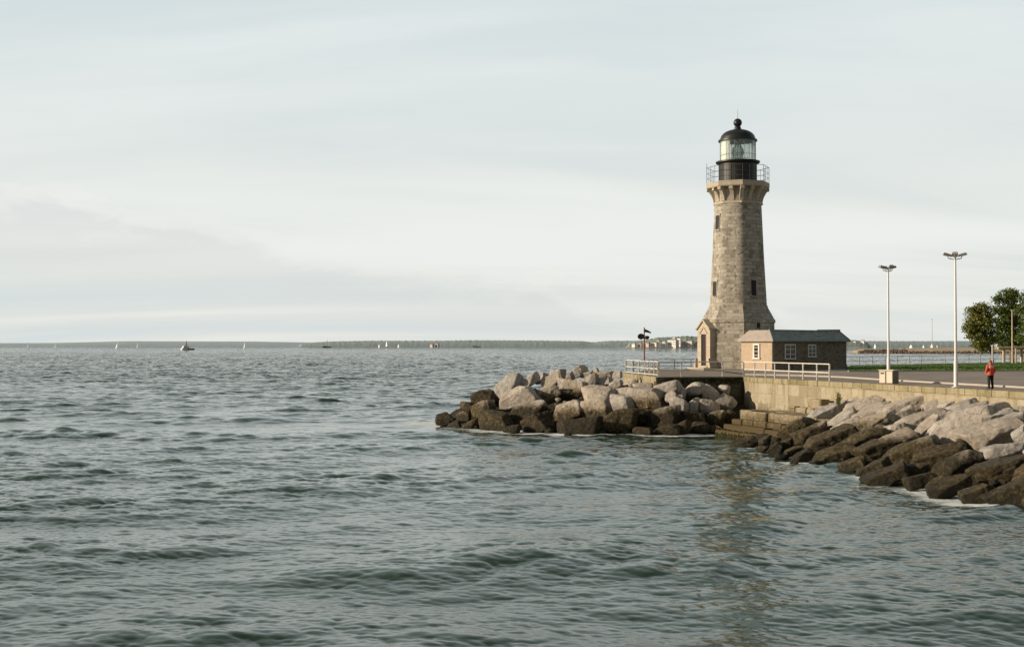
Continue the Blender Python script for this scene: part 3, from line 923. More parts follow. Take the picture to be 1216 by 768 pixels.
def sprig():
    p = at_depth(995, 482, ray_hit(995, 484, slope_h) - 1.4)
    root = empty('wild_shrub', p); tag(root, 'small green shrub sprouting between pale slabs below the railing end', 'plant')
    st = MB(); lf = MB(); rg = random.Random(5)
    for k in range(7):
        a = rg.uniform(0, 2 * PI); top = Vector((0.16 * math.cos(a), 0.16 * math.sin(a), rg.uniform(0.6, 1.0)))
        st.tube((0, 0, -0.4), top, 0.018, 0.006, 5)
        for j in range(46):
            t = rg.uniform(0.15, 1.05); c = top * t + Vector((rg.gauss(0, .07), rg.gauss(0, .07), rg.gauss(0, .04)))
            u = Vector((rg.gauss(0, 1), rg.gauss(0, 1), rg.gauss(0, 1))).normalized() * 0.055; v = u.orthogonal().normalized() * 0.03
            lf.face_set([c - u, c + v, c + u, c - v], [(0, 1, 2, 3)])
    st.build('stem', M['bark'], root)
    o = lf.build('leaves', M['leaf_light'], root)
    at = o.data.attributes.new('tone', 'FLOAT', 'FACE'); at.data.foreach_set('value', np.random.default_rng(2).random(len(o.data.polygons)).astype(np.float32))


sprig()

# ------------------------------------------------------------------ lighthouse
TX, TY = 24.55, 137.0
SC = TY / F                                    # metres per photo pixel there
def tz(py): return EYE + (HY - py) * SC - QZ   # height above the quay for a photo row
to_cam = math.atan2(-TY, -TX)
VPH = to_cam + R(8.5)                          # direction of the octagon edge that faces the camera
FA = [VPH - R(67.5), VPH - R(22.5), VPH + R(22.5), VPH + R(67.5)]   # face normals: portal face, front left, front right, right


def lighthouse():
    base = (0, 0, 0)
    root = empty('lighthouse', (TX, TY, QZ)); tag(root, 'tall tapering octagonal stone lighthouse with a black domed lantern', 'lighthouse')
    k = SC / 0.985
    zc, zw = tz(380), tz(366.5)
    m = MB()
    m.lathe(base, [(44.0 * k, -0.1), (43.6 * k, 0.5), (42.6 * k, 0.55), (42.0 * k, zc - 0.35)], 8, VPH, 3.8)
    m.build('plinth', M['tower'], root)
    m = MB()
    m.lathe(base, [(42.3 * k, zc - 0.35), (43.2 * k, zc - 0.28), (43.2 * k, zc), (42.3 * k, zc + 0.05), (35.4 * k, zw - 0.02), (34.4 * k, zw + 0.16), (34.2 * k, zw + 0.35)], 8, VPH, 3.8)
    m.build('plinth_cornice', M['tower'], root)
    zt = tz(244)
    r0, r1 = 34.0 * k, 27.9 * k
    m = MB()
    ring = []
    for i in range(8):
        for da, q in ((-13, 0.9239 / math.cos(R(9.5))), (-6.5, 0.951), (0, 0.960), (6.5, 0.951), (13, 0.9239 / math.cos(R(9.5)))):
            ring.append((VPH + i * PI / 4 + R(da), q))
    zs = [zw + 0.30, (zw + zt) / 2, zt + 0.02]; rs = [r0 * 1.02, (r0 + r1) / 2 * 1.012, r1 * 1.02]
    vs, fs, uvs = [], [], []
    nr = len(ring); acc = [0.0]
    for i in range(1, nr + 1):
        a0, q0 = ring[i - 1]; a1, q1 = ring[i % nr]
        acc.append(acc[-1] + 3.2 * math.hypot(q1 * math.cos(a1) - q0 * math.cos(a0), q1 * math.sin(a1) - q0 * math.sin(a0)))
    for z_, r_ in zip(zs, rs):
        for a_, q_ in ring: vs.append((r_ * q_ * math.cos(a_), r_ * q_ * math.sin(a_), z_))
    for j in range(2):
        for i in range(nr):
            fs.append((j * nr + i, j * nr + (i + 1) % nr, (j + 1) * nr + (i + 1) % nr, (j + 1) * nr + i))
            uvs.append(((acc[i], zs[j]), (acc[i + 1], zs[j]), (acc[i + 1], zs[j + 1]), (acc[i], zs[j + 1])))
    m.face_set(vs, fs, uvs)
    m.build('shaft', M['tower'], root, smooth=True)
    m = MB()
    m.lathe(base, [(27.9 * k, zt), (29.2 * k, zt + 0.05), (29.2 * k, zt + 0.28), (28.2 * k, zt + 0.34)], 8, VPH, 3.0)
    m.build('string_course', M['ashlar'], root)
    zg0, zg1 = tz(224.0), tz(217.5)
    m = MB()
    m.lathe(base, [(28.0 * k, zt + 0.34), (28.4 * k, zg0 - 0.7), (29.6 * k, zg0)], 8, VPH, 3.0)
    m.build('gallery_neck', M['tower'], root)
    m = MB()
    m.lathe(base, [(36.2 * k, zg0), (37.0 * k, zg0 + 0.1), (37.0 * k, zg1 - 0.06), (36.6 * k, zg1)], 8, VPH, 3.0)
    m.build('gallery_deck', M['ashlar'], root, bevel=0.02)
    # sixteen curved corbels
    proto = None
    for i in range(16):
        a = VPH + i * PI / 8
        corner = (i % 2 == 0)
        ro = (36.3 * k) * (1 if corner else math.cos(PI / 8)); ri = 28.0 * k * (1 if corner else math.cos(PI / 8)) - 0.1
        prof = [(ri, zt + 0.36), (ri + 0.16, zt + 0.36)]
        H = zg0 - (zt + 0.36)
        for t in np.linspace(0.15, 0.8, 7):
            prof.append((ri + 0.16 + (ro - ri - 0.22) * t ** 1.7 * 1.25 * 0.9, zt + 0.36 + H * t * 0.95))
        prof += [(ro, zg0 - 0.32), (ro, zg0), (ri, zg0)]
        Mx = Matrix.Rotation(a, 4, 'Z') @ Matrix(((1, 0, 0, 0), (0, 0, -1, 0), (0, 1, 0, 0), (0, 0, 0, 1)))
        m = MB(); m.prism([(p[0], p[1]) for p in prof], -0.21, 0.21, Mx)
        m.build('corbel', M['ashlar'], root, bevel=0.015)
    # gallery railing
    zr = tz(199.0)
    rail = MB(); rr = 36.3 * k
    pts = [Vector((rr * math.cos(VPH + i * PI / 4), rr * math.sin(VPH + i * PI / 4), 0)) for i in range(8)]
    for i in range(8):
        a, b = pts[i], pts[(i + 1) % 8]
        for zz in (zr, zg1 + (zr - zg1) * 0.62, zg1 + (zr - zg1) * 0.3):
            rail.tube(a + Vector((0, 0, zz)), b + Vector((0, 0, zz)), 0.025 if zz == zr else 0.016, n=6)
        for t in (0, 1 / 3, 2 / 3):
            q = a.lerp(b, t)
            rail.tube(q + Vector((0, 0, zg1)), q + Vector((0, 0, zr)), 0.026 if t == 0 else 0.018, n=6)
    rail.tube(pts[6] + Vector((0, 0, zr)), pts[6] + Vector((0, 0, zr + 0.5)), 0.02, n=6)
    rail.build('gallery_railing', M['dark_rail'], root)
    # lantern house
    zd1 = tz(194.0)
    m = MB()
    m.lathe(base, [(22.6 * k, zg1 - 0.05), (22.4 * k, zg1 + 0.12), (22.0 * k, zg1 + 0.14), (22.0 * k, zd1 - 0.12), (23.2 * k, zd1 - 0.08), (25.6 * k, zd1 + 0.06), (25.6 * k, zd1 + 0.2), (21.2 * k, zd1 + 0.24)], 48, VPH)
    dr = m.build('lantern_drum', M['iron'], root, smooth=True)
    rb = MB()
    for i in range(12):
        a = VPH + i * PI / 6
        rb.box((0, 0, 0), (0.05, 0.10, zd1 - zg1 - 0.3), mat=Matrix.Translation((22.05 * k * math.cos(a), 22.05 * k * math.sin(a), (zd1 + zg1) / 2)) @ Matrix.Rotation(a, 4, 'Z'))
    rb.build('panel_rib', M['iron'], dr)
    zl0, zl1 = zd1 + 0.22, tz(167.5)
    m = MB(); m.lathe(base, [(20.6 * k, zl0), (20.6 * k, zl1)], 24, VPH, cap0=False, cap1=False)
    m.build('lantern_glass', M['glass'], root)
    bars = MB()
    for i in range(12):
        a = VPH + R(12) + i * PI / 6
        p = Vector((20.8 * k * math.cos(a), 20.8 * k * math.sin(a), 0))
        bars.tube(p + Vector((0, 0, zl0)), p + Vector((0, 0, zl1)), 0.028, n=6)
    for t in (0.30,):
        z = zl0 + (zl1 - zl0) * t
        for i in range(24):
            a, b = VPH + i * PI / 12, VPH + (i + 1) * PI / 12
            bars.tube((20.8 * k * math.cos(a), 20.8 * k * math.sin(a), z), (20.8 * k * math.cos(b), 20.8 * k * math.sin(b), z), 0.022, n=6)
    bars.build('glazing_bar', M['bar'], root)
    # optic inside
    zm = (zl0 + zl1) / 2
    prof = [(0.30, zl0 - 0.3), (0.32, zl0 + 0.2)]
    for i in range(15):
        t = i / 14; rad = 0.36 + 0.34 * math.sin(PI * t)
        prof += [(rad, zl0 + 0.25 + 1.5 * t), (rad - 0.06, zl0 + 0.25 + 1.5 * t + 0.05)]
    prof += [(0.12, zl0 + 1.85), (0.10, zl1)]
    m = MB(); m.lathe(base, prof, 24); ln = m.build('lens', M['lens'], root)
    m = MB()
    for i in range(6):
        a = i * PI / 3 + 0.3
        m.tube((0.72 * math.cos(a), 0.72 * math.sin(a), zl0), (0.25 * math.cos(a + .4), .25 * math.sin(a + .4), zl0 + 1.95), 0.02, n=5)
    m.build('lens_frame', M['bar'], ln)
    # blind drawn on the sunny side
    m = MB(); nb = 10; vs, fs = [], []
    for i in range(nb + 1):
        a = to_cam - R(100) + R(72) * i / nb
        for z in (zl0 + 0.02, zl1 - 0.02): vs.append((19.4 * k * math.cos(a), 19.4 * k * math.sin(a), z))
    for i in range(nb): fs.append((2 * i, 2 * i + 2, 2 * i + 3, 2 * i + 1))
    m.face_set(vs, fs); m.build('lantern_blind', M['curtain'], root)
    # dome
    zb = tz(153.5); H = zb - zl1
    prof = [(20.6 * k, zl1 - 0.02), (22.6 * k, zl1 - 0.02), (22.6 * k, zl1 + 0.14), (20.6 * k, zl1 + 0.22)]
    for i in range(1, 13):
        t = i / 12 * PI / 2
        prof.append((max(3.6 * k, 20.4 * k * math.cos(t) ** 0.9), zl1 + 0.22 + (H - 0.2) * math.sin(t)))
    m = MB(); m.lathe(base, prof, 48, VPH)
    dm = m.build('dome', M['dome'], root, smooth=True)
    z0 = zb - 0.05
    m = MB()
    m.lathe(base, [(4.6 * k, z0), (4.6 * k, z0 + 0.12), (3.8 * k, z0 + 0.18), (3.9 * k, z0 + 0.3), (2.6 * k, z0 + 0.42)] +
            [(max(0.005, 5.0 * k * math.sin(t)), z0 + 0.80 - 5.0 * k * math.cos(t)) for t in np.linspace(0.5, PI, 14)], 24)
    m.build('ball_finial', M['dome'], dm, smooth=True)
    m = MB(); m.tube((0, 0, z0 + 1.1), (0, 0, tz(129)), 0.028, 0.012, 6); m.build('lightning_rod', M['bar'], root)

    # window slits
    def face_matrix(a, py, side=0.0, proud=0.0):
        z = tz(py); t = (z - (zw + 0.35)) / (zt - zw - 0.35); r = (r0 + (r1 - r0) * t - 0.03 * math.sin(PI * max(0, min(1, t)))) * math.cos(PI / 8) * 1.017
        lean = math.atan2((r0 - r1) * math.cos(PI / 8), zt - zw)
        return Matrix.Rotation(a, 4, 'Z') @ Matrix.Translation((r + proud, side, z)) @ Matrix.Rotation(-lean, 4, 'Y')

    def slit(a, py, h, w, side=0.0, mtx=None):
        Mx = mtx or face_matrix(a, py, side)
        fr = MB()
        for s in (-1, 1): fr.box(0, (0.10, 0.12, h), mat=Mx @ Matrix.Translation((0.01, s * (w / 2 + 0.06), 0)))
        fr.box(0, (0.14, w + 0.36, 0.18), mat=Mx @ Matrix.Translation((0.02, 0, h / 2 + 0.09)))
        fr.box(0, (0.14, w + 0.26, 0.12), mat=Mx @ Matrix.Translation((0.02, 0, -h / 2 - 0.06)))
        f = fr.build('window', M['tower'], root, bevel=0.012)
        p = MB(); p.box(0, (0.04, w, h), mat=Mx @ Matrix.Translation((0.0, 0, 0))); p.build('pane', M['dark'], f)  # dark sheet stands for the shade in the slit
    slit(FA[0], 265, 1.5, 0.72)
    slit(FA[0], 343.5, 1.55, 0.72)
    slit(FA[2], 343, 1.65, 0.6, 0.15)
    slit(FA[3], 300, 1.45, 0.5, -0.5)
    zz = tz(386.5); rb_ = 42.2 * k * math.cos(PI / 8)
    slit(FA[2], 0, 0.62, 0.42, mtx=Matrix.Rotation(FA[2], 4, 'Z') @ Matrix.Translation((rb_, 0.25, zz)))

    # portal on the sunny face
    a = FA[0]; ap = 42.6 * k * math.cos(PI / 8)
    P = Matrix.Rotation(a, 4, 'Z') @ Matrix.Translation((ap - 0.12, 0, 0)) @ Matrix(((0, 0, 1, 0), (1, 0, 0, 0), (0, 1, 0, 0), (0, 0, 0, 1)))
    # local: x across, y up, z out of the face
    W, HS, HA, D = 1.36, tz(390), tz(381.0), 0.75
    dw, dh, s0 = 0.56, tz(397), 0.36
    pr = MB()
    pr.prism([(-W, 0), (-dw, 0), (-dw, dh), (dw, dh), (dw, 0), (W, 0), (W, HS), (0, HA), (-W, HS)], 0, D, P)
    po = pr.build('portal', M['ashlar'], root)
    for s in (-1, 1):
        d = Vector((s * (W + 0.1), HS - 0.12)) - Vector((0, HA + 0.1)); L = d.length; ang = math.atan2(d.y, d.x); c = (Vector((s * (W + 0.1), HS - 0.12)) + Vector((0, HA + 0.1))) / 2
        g = MB(); g.box(0, (L, 0.2, D + 0.2), mat=P @ Matrix.Translation((c.x, c.y, D / 2 + 0.08)) @ Matrix.Rotation(ang, 4, 'Z'))
        g.build('gable_coping', M['ashlar'], po, bevel=0.015)
        d2 = Vector((s * 0.8, HS - 0.55)) - Vector((0, HA - 0.7)); c2 = (Vector((s * 0.8, HS - 0.55)) + Vector((0, HA - 0.7))) / 2
        g = MB(); g.box(0, (d2.length, 0.13, 0.12), mat=P @ Matrix.Translation((c2.x, c2.y, D + 0.03)) @ Matrix.Rotation(math.atan2(d2.y, d2.x), 4, 'Z'))
        g.build('pediment_moulding', M['ashlar'], po, bevel=0.015)
        g = MB(); g.prism([(s * (W - 0.01), 0), (s * (W + 0.42), 0), (s * (W + 0.40), 0.45), (s * (W + 0.12), 1.2), (s * (W - 0.01), 1.3)], 0.05, D + 0.25, P)
        g.build('portal_foot', M['ashlar'], po, bevel=0.015)
    st = MB(); st.box(0, (2 * W + 1.0, 0.28, 1.5), mat=P @ Matrix.Translation((0, 0.14, D + 0.3)))
    st.box(0, (2 * dw + 0.5, 0.2, 0.8), mat=P @ Matrix.Translation((0, 0.38, D * 0.6)))
    st.build('doorstep', M['ashlar'], root, bevel=0.02)
    dk = MB(); dk.box(0, (2 * dw + 0.1, dh, 0.06), mat=P @ Matrix.Translation((0, dh / 2, D - 0.14)))  # dark sheet painted as the shade inside the open doorway
    d_ = dk.build('door', M['dark'], root)
    lf = MB(); lf.box(0, (0.20, dh - s0 - 0.1, 0.06), mat=P @ Matrix.Translation((dw - 0.11, (dh + s0) / 2, D - 0.06)))
    lv = lf.build('open_leaf', M['reddoor'], d_)
    return root


lighthouse()

# ------------------------------------------------------------------ keeper's house beside the tower
def house():
    ang = R(46)
    C0 = Vector((26.35, 128.0))
    Ux, Uy = Vector((math.cos(ang), math.sin(ang))), Vector((-math.sin(ang), math.cos(ang)))
    L, D, HE, HT = 15.0, 3.7, 3.12, 4.2
    root = empty('stone_house', (C0.x, C0.y, QZ), ang); tag(root, 'low brown stone house with grey slate roof beside the lighthouse', 'house')
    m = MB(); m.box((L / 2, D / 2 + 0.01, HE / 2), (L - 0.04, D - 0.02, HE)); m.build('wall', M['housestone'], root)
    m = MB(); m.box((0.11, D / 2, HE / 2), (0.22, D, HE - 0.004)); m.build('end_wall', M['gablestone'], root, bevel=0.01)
    m = MB(); m.box((L / 2 + 0.1, -0.03, 0.28), (L - 0.2, 0.1, 0.56)); m.build('base_course', M['housestone'], root, bevel=0.015)
    ov = 0.32; ins = 0.95
    e = [(-ov, -ov), (L + ov, -ov), (L + ov, D + ov), (-ov, D + ov)]
    t = [(-ov + ins * 0.9, -ov + ins), (L + ov - ins * 0.9, -ov + ins), (L + ov - ins * 0.9, D + ov - ins), (-ov + ins * 0.9, D + ov - ins)]
    z0, z1 = HE + 0.02, HT
    vs = [(x, y, z0) for x, y in e] + [(x, y, z1) for x, y in t] + [(x, y, z0 - 0.1) for x, y in e]
    main = MB(); main.face_set(vs, [(0, 1, 5, 4), (1, 2, 6, 5), (2, 3, 7, 6), (4, 5, 6, 7), (8, 9, 1, 0), (9, 10, 2, 1), (10, 11, 3, 2), (11, 8, 0, 3), (8, 11, 10, 9)])
    main.build('roof', M['slate'], root)
    hip = MB(); o = 0.012
    hip.face_set([(-ov - o, -ov, z0 - .1), (-ov - o, D + ov, z0 - .1), (-ov - o, D + ov, z0), (-ov - o, -ov, z0), (t[3][0] - o, t[3][1], z1 + o), (t[0][0] - o, t[0][1], z1 + o)], [(0, 1, 2, 3), (3, 2, 4, 5)])
    hip.build('hip_slates', M['slatehip'], root)
    r = MB()
    r.box(((t[0][0] + t[1][0]) / 2, t[0][1] + 0.02, z1 + 0.03), (t[1][0] - t[0][0] + 0.1, 0.2, 0.09))
    r.tube((-ov, -ov, z0 + 0.03), (t[0][0], t[0][1], z1 + 0.04), 0.06, n=6)
    r.tube((L + ov, -ov, z0 + 0.03), (t[1][0], t[1][1], z1 + 0.04), 0.06, n=6)
    r.box((t[1][0] - 0.1, D / 2, z1 + 0.10), (0.34, D - 2 * ins + 0.9, 0.2))
    r.build('ridge_cap', M['ridge'], root, bevel=0.01)

    def window(M0, w, h, nx, ny, thick=0.1):
        f = MB()
        f.box(0, (w, 0.09, thick), mat=M0 @ Matrix.Translation((0, -0.045, h / 2 - thick / 2)))
        f.box(0, (w + 0.08, 0.13, thick), mat=M0 @ Matrix.Translation((0, -0.065, -h / 2 + thick / 2)))
        for s in (-1, 1): f.box(0, (thick, 0.09, h - 2 * thick), mat=M0 @ Matrix.Translation((s * (w / 2 - thick / 2), -0.045, 0)))
        fr = f.build('window', M['white'], root)
        p = MB(); p.box(0, (w - 2 * thick, 0.03, h - 2 * thick), mat=M0 @ Matrix.Translation((0, -0.017, 0))); p.build('pane', M['pane'], fr)
        b = MB()
        for i in range(1, nx): b.box(0, (0.09 if nx == 2 else 0.05, 0.05, h - 2 * thick), mat=M0 @ Matrix.Translation((-w / 2 + w * i / nx, -0.055, 0)))
        for j in range(1, ny): b.box(0, (w - 2 * thick, 0.045, 0.05), mat=M0 @ Matrix.Translation((0, -0.053, -h / 2 + h * j / ny)))
        b.build('glazing_bar', M['white'], fr)
    def wz(py, d): return EYE + (HY - py) * d / F - QZ
    # front windows: where the photo's columns meet the front wall
    def along(px):
        k = (px - CX) / F
        return (k * C0.y - C0.x) / (Ux.x - k * Ux.y)
    for pa, pb, ya, yb in ((931.5, 944, 408.5, 426.5), (959, 968.3, 409.0, 424.0)):
        s0, s1 = along(pa), along(pb); d = C0.y + (s0 + s1) / 2 * Ux.y
        zt_, zb_ = wz(ya, d), wz(yb, d)
        window(Matrix.Translation(((s0 + s1) / 2, 0, (zt_ + zb_) / 2)), s1 - s0, zt_ - zb_, 2, 3)
    zt_, zb_ = wz(408, 129.2), wz(426.2, 129.2)
    window(Matrix.Translation((0, D * 0.5, (zt_ + zb_) / 2)) @ Matrix.Rotation(-PI / 2, 4, 'Z'), 0.78, zt_ - zb_, 1, 4, 0.16)


house()

# ------------------------------------------------------------------ railings
def railing(name, label, pts, h, mat, pr=0.05, rr=0.04, rails=(1.0, 0.5), z=QZ, group=None, spacing=None, big=None):
    P = [Vector((p[0], p[1], z)) for p in pts]
    if spacing:
        out = []
        for a, b in zip(P[:-1], P[1:]):
            n = max(1, round((b - a).length / spacing))
            out += [a.lerp(b, i / n) for i in range(n)]
        P2 = out + [P[-1]]
    else: P2 = P
    root = empty(name, P[0]); tag(root, label, 'railing', group)
    o = P[0]
    for i, p in enumerate(P2):
        m = MB(); r_ = big if (big and i in (0, len(P2) - 1)) else pr
        q = p - o
        m.box((q.x, q.y, (h + 0.0) / 2 - 0.05), (2 * r_, 2 * r_, h + 0.1), random.Random(i).uniform(-.05, .05)); m.build('post', mat, root, bevel=0.012)
    for t in rails:
        m = MB()
        for a, b in zip(P[:-1], P[1:]): m.tube(a - o + Vector((0, 0, h * t)), b - o + Vector((0, 0, h * t)), rr, n=8)
        m.build('rail', mat, root, smooth=True)
    return root


def wall_pt(px, inset=0.28):
    k = (px - CX) / F
    A = WALL_A - WNRM * inset
    t = (k * A.y - A.x) / (WDIR.x - k * WDIR.y)
    return (A + WDIR * t)


front = [((px - CX) / F * q, q) for px, q in ((781, 105.3), (809, 105.6), (858, 106.1))] + [((883 - CX) / F * 106.3, 106.3)]
front += [tuple(wall_pt(px)) for px in (896, 909, 920, 937, 953.5, 970, 985)]
railing('quay_railing', 'long white post and rail railing round the corner of pier and quay', front, 1.27, M['white'], 0.052, 0.04)
a, b = on_plane(740, 443.0, QZ), on_plane(779, 446.8, QZ)
ts = [0.0, 0.22, 0.42, 0.60, 0.74, 0.87, 1.0]
railing('end_railing', 'short white railing with close posts at the left end of the pier', [(a.x + (b.x - a.x) * t + 0.25, a.y + (b.y - a.y) * t) for t in ts], 1.27, M['white'], 0.065, 0.036, (0.985, 0.5, 0.1))
railing('seaward_railing', 'thin dark railing along the seaward edge of the pier behind the tower', [(12.0, 124.5), (15.9, 138.0), (22, 142.4), (30, 147.8)], 1.12, M['dark_rail'], 0.035, 0.028, (1.0, 0.66, 0.33), spacing=2.9)
railing('lawn_railing', 'thin grey railing along the water beyond the lawn', [(33.5, 150.2), (41.2, 156.0), (57, 171.2), (76.3, 188.6), (100, 212)], 1.25, M['greypost'], 0.05, 0.032, (1.0, 0.55), z=QZ, spacing=3.2)

# ------------------------------------------------------------------ signal post
def signal_post():
    p = on_plane(765, 441.5, QZ)
    root = empty('signal_post', p); tag(root, 'rust red signal post with dark board and pennant on the pier', 'signal post')
    d = p.y / F
    H = (441.5 - 388.5) * d
    m = MB(); m.tube((0, 0, -0.05), (0, 0, H), 0.085, 0.06, 10); m.build('pole', M['rust'], root, smooth=True)
    m = MB(); m.box((0, 0, 0.06), (0.4, 0.4, 0.12)); m.build('base_plate', M['rust'], root, bevel=0.01)
    m = MB()
    poly = [(-0.30 * 1.05 + 0.3 * math.cos(t) * (1.12 if abs(math.cos(t)) > .7 else 1), 0.30 * math.sin(t)) for t in np.linspace(0, 2 * PI, 20, endpoint=False)]
    X = Matrix.Translation((-0.02, -0.1, (441.5 - 399.5) * d)) @ Matrix.Rotation(PI / 2, 4, 'X')
    m.prism(poly, -0.06, 0.06, X); m.build('signal_board', M['signal'], root)
    m = MB(); m.lathe((0.24, -0.04, (441.5 - 400.5) * d), [(0.02, -0.22), (0.2, -0.16), (0.27, 0.0), (0.27, 0.12), (0.05, 0.16)], 14); m.build('lamp', M['signal'], root, smooth=True)
    m = MB(); vs, fs = [], []
    for i in range(9):
        t = i / 8
        for s in (-1, 1): vs.append((0.05 + 0.62 * t, 0.06 * math.sin(t * 5), (441.5 - 394) * d + 0.12 - 0.22 * t ** 1.6 + s * (0.17 - 0.09 * t)))
    for i in range(8): fs.append((2 * i, 2 * i + 2, 2 * i + 3, 2 * i + 1))
    m.face_set(vs, fs); m.build('pennant', M['dark_rail'], root, smooth=True)


signal_post()

# ------------------------------------------------------------------ lamp posts
def lamp_post(loc, label, rz, H=8.35):
    root = empty('lamp_post', loc, rz); tag(root, label, 'lamp post', 'tall floodlight lamp posts on the quay')
    m = MB(); m.tube((0, 0, -0.05), (0, 0, 1.65), 0.135, 0.125, 14); m.tube((0, 0, 1.65), (0, 0, 1.75), 0.125, 0.09, 14); m.tube((0, 0, 1.75), (0, 0, H - 0.1), 0.09, 0.062, 14)
    m.build('pole', M['pole'], root, smooth=True)
    m = MB(); m.box((0, 0, 0.02), (0.42, 0.42, 0.05)); m.build('base_plate', M['pole'], root, bevel=0.01)
    for a in (R(8), R(70), R(172), R(250)):
        Rz = Matrix.Rotation(a, 4, 'Z')
        br = MB(); br.tube(Rz @ Vector((0.03, 0, H - 0.28)), Rz @ Vector((0.42, 0, H - 0.2)), 0.028, n=6); br.tube(Rz @ Vector((0.42, 0, H - 0.2)), Rz @ Vector((0.46, 0, H - 0.03)), 0.024, n=6)
        h = br.build('lamp_arm', M['flood'], root)
        Mx = Rz @ Matrix.Translation((0.42, 0, H + 0.02)) @ Matrix.Rotation(R(-14), 4, 'Y')
        hd = MB()
        vs = [Mx @ Vector(v) for v in ((-0.30, -.13, -.05), (-.30, .13, -.05), (.32, .2, -.07), (.32, -.2, -.07), (-.27, -.09, .06), (-.27, .09, .06), (.28, .14, .09), (.28, -.14, .09))]
        hd.face_set(vs, [(0, 1, 2, 3), (4, 7, 6, 5), (0, 4, 5, 1), (1, 5, 6, 2), (2, 6, 7, 3), (3, 7, 4, 0)])
        lh = hd.build('lamp_head', M['flood'], root, bevel=0.015)
        gp = MB(); gp.box(0, (0.5, 0.26, 0.015), mat=Mx @ Matrix.Translation((0.02, 0, -0.075)) @ Matrix.Rotation(R(1.9), 4, 'Y')); gp.build('lamp_glass', M['lampglass'], lh)
    return root


L1 = on_plane(1134.8, 459.8, QZ)
lamp_post(L1, 'nearer and taller looking pale lamp post with four floodlights, left of the person', 0.0)
lp2 = copy_tree(bpy.data.objects['lamp_post'])
lp2.location = Vector(((1055 - CX) / F * 92.7, 92.7, QZ)); lp2.rotation_euler = (0, 0, R(25))
lp2['label'] = 'farther pale lamp post with four floodlights rising behind the concrete bin'

# ------------------------------------------------------------------ concrete bin
def concrete_bin():
    c = Vector(((1055.5 - CX) / F * 87.6, 87.6, QZ))
    root = empty('concrete_bin', c, R(50)); tag(root, 'square cream concrete litter bin on the quay edge below a lamp post', 'litter bin')
    S, H = 0.98, 0.9
    m = MB(); m.box((0, 0, H / 2), (S, S, H)); m.build('body', M['concrete_dark'], root, bevel=0.02)
    p = MB(); w = 0.43
    for s in (-1, 1): p.box((-S / 2 - 0.02, s * 0.255, H / 2 + 0.01), (0.06, w, H - 0.1))
    p.build('panel', M['concrete'], root, bevel=0.012)
    l = MB(); l.box((0, 0, H + 0.03), (S + 0.1, S + 0.1, 0.07)); l.build('lid', M['concrete'], root, bevel=0.015)
    s_ = MB(); s_.box((-S / 2 - 0.055, 0.25, H - 0.17), (0.02, 0.26, 0.09)); s_.build('slot', M['dark'], root)


concrete_bin()

# ------------------------------------------------------------------ person
def skin_obj(name, verts, edges, radii, mat, parent, root_i=0, sub=2):
    me = bpy.data.meshes.new(name); me.from_pydata(verts, edges, []); me.update()
    o = bpy.data.objects.new(name, me); COL.objects.link(o)
    sk = o.modifiers.new('skin', 'SKIN'); sk.use_smooth_shade = True
    if not me.skin_vertices: 
        me.attributes
    lay = me.skin_vertices[0] if len(me.skin_vertices) else None
    if lay is None: return o
    for i, r in enumerate(radii):
        lay.data[i].radius = r if isinstance(r, tuple) else (r, r)
    lay.data[root_i].use_root = True
    sb = o.modifiers.new('subdivision', 'SUBSURF'); sb.levels = sub; sb.render_levels = sub
    me.materials.append(mat); o.parent = parent
    return o


def ball(m, c, s, n=14):
    prof = [(max(0.003, math.sin(t)), -math.cos(t)) for t in np.linspace(0, PI, 10)]
    k = len(m.v)
    m.lathe((0, 0, 0), prof, n)
    for i in range(k, len(m.v)):
        x, y, z = m.v[i]; m.v[i] = (c[0] + x * s[0], c[1] + y * s[1], c[2] + z * s[2])


def lathe_loops(m, loops, n=18):
    """loops: (cx, cy, z, rx, ry)"""
    vs, fs = [], []
    for (cx, cy, z, rx, ry) in loops:
        for k in range(n):
            t = 2 * PI * k / n; vs.append((cx + rx * math.cos(t), cy + ry * math.sin(t), z))
    for i in range(len(loops) - 1):
        for k in range(n): fs.append((i * n + k, i * n + (k + 1) % n, (i + 1) * n + (k + 1) % n, (i + 1) * n + k))
    fs += [tuple(reversed(range(n))), tuple(range((len(loops) - 1) * n, len(loops) * n))]
    m.face_set(vs, fs)


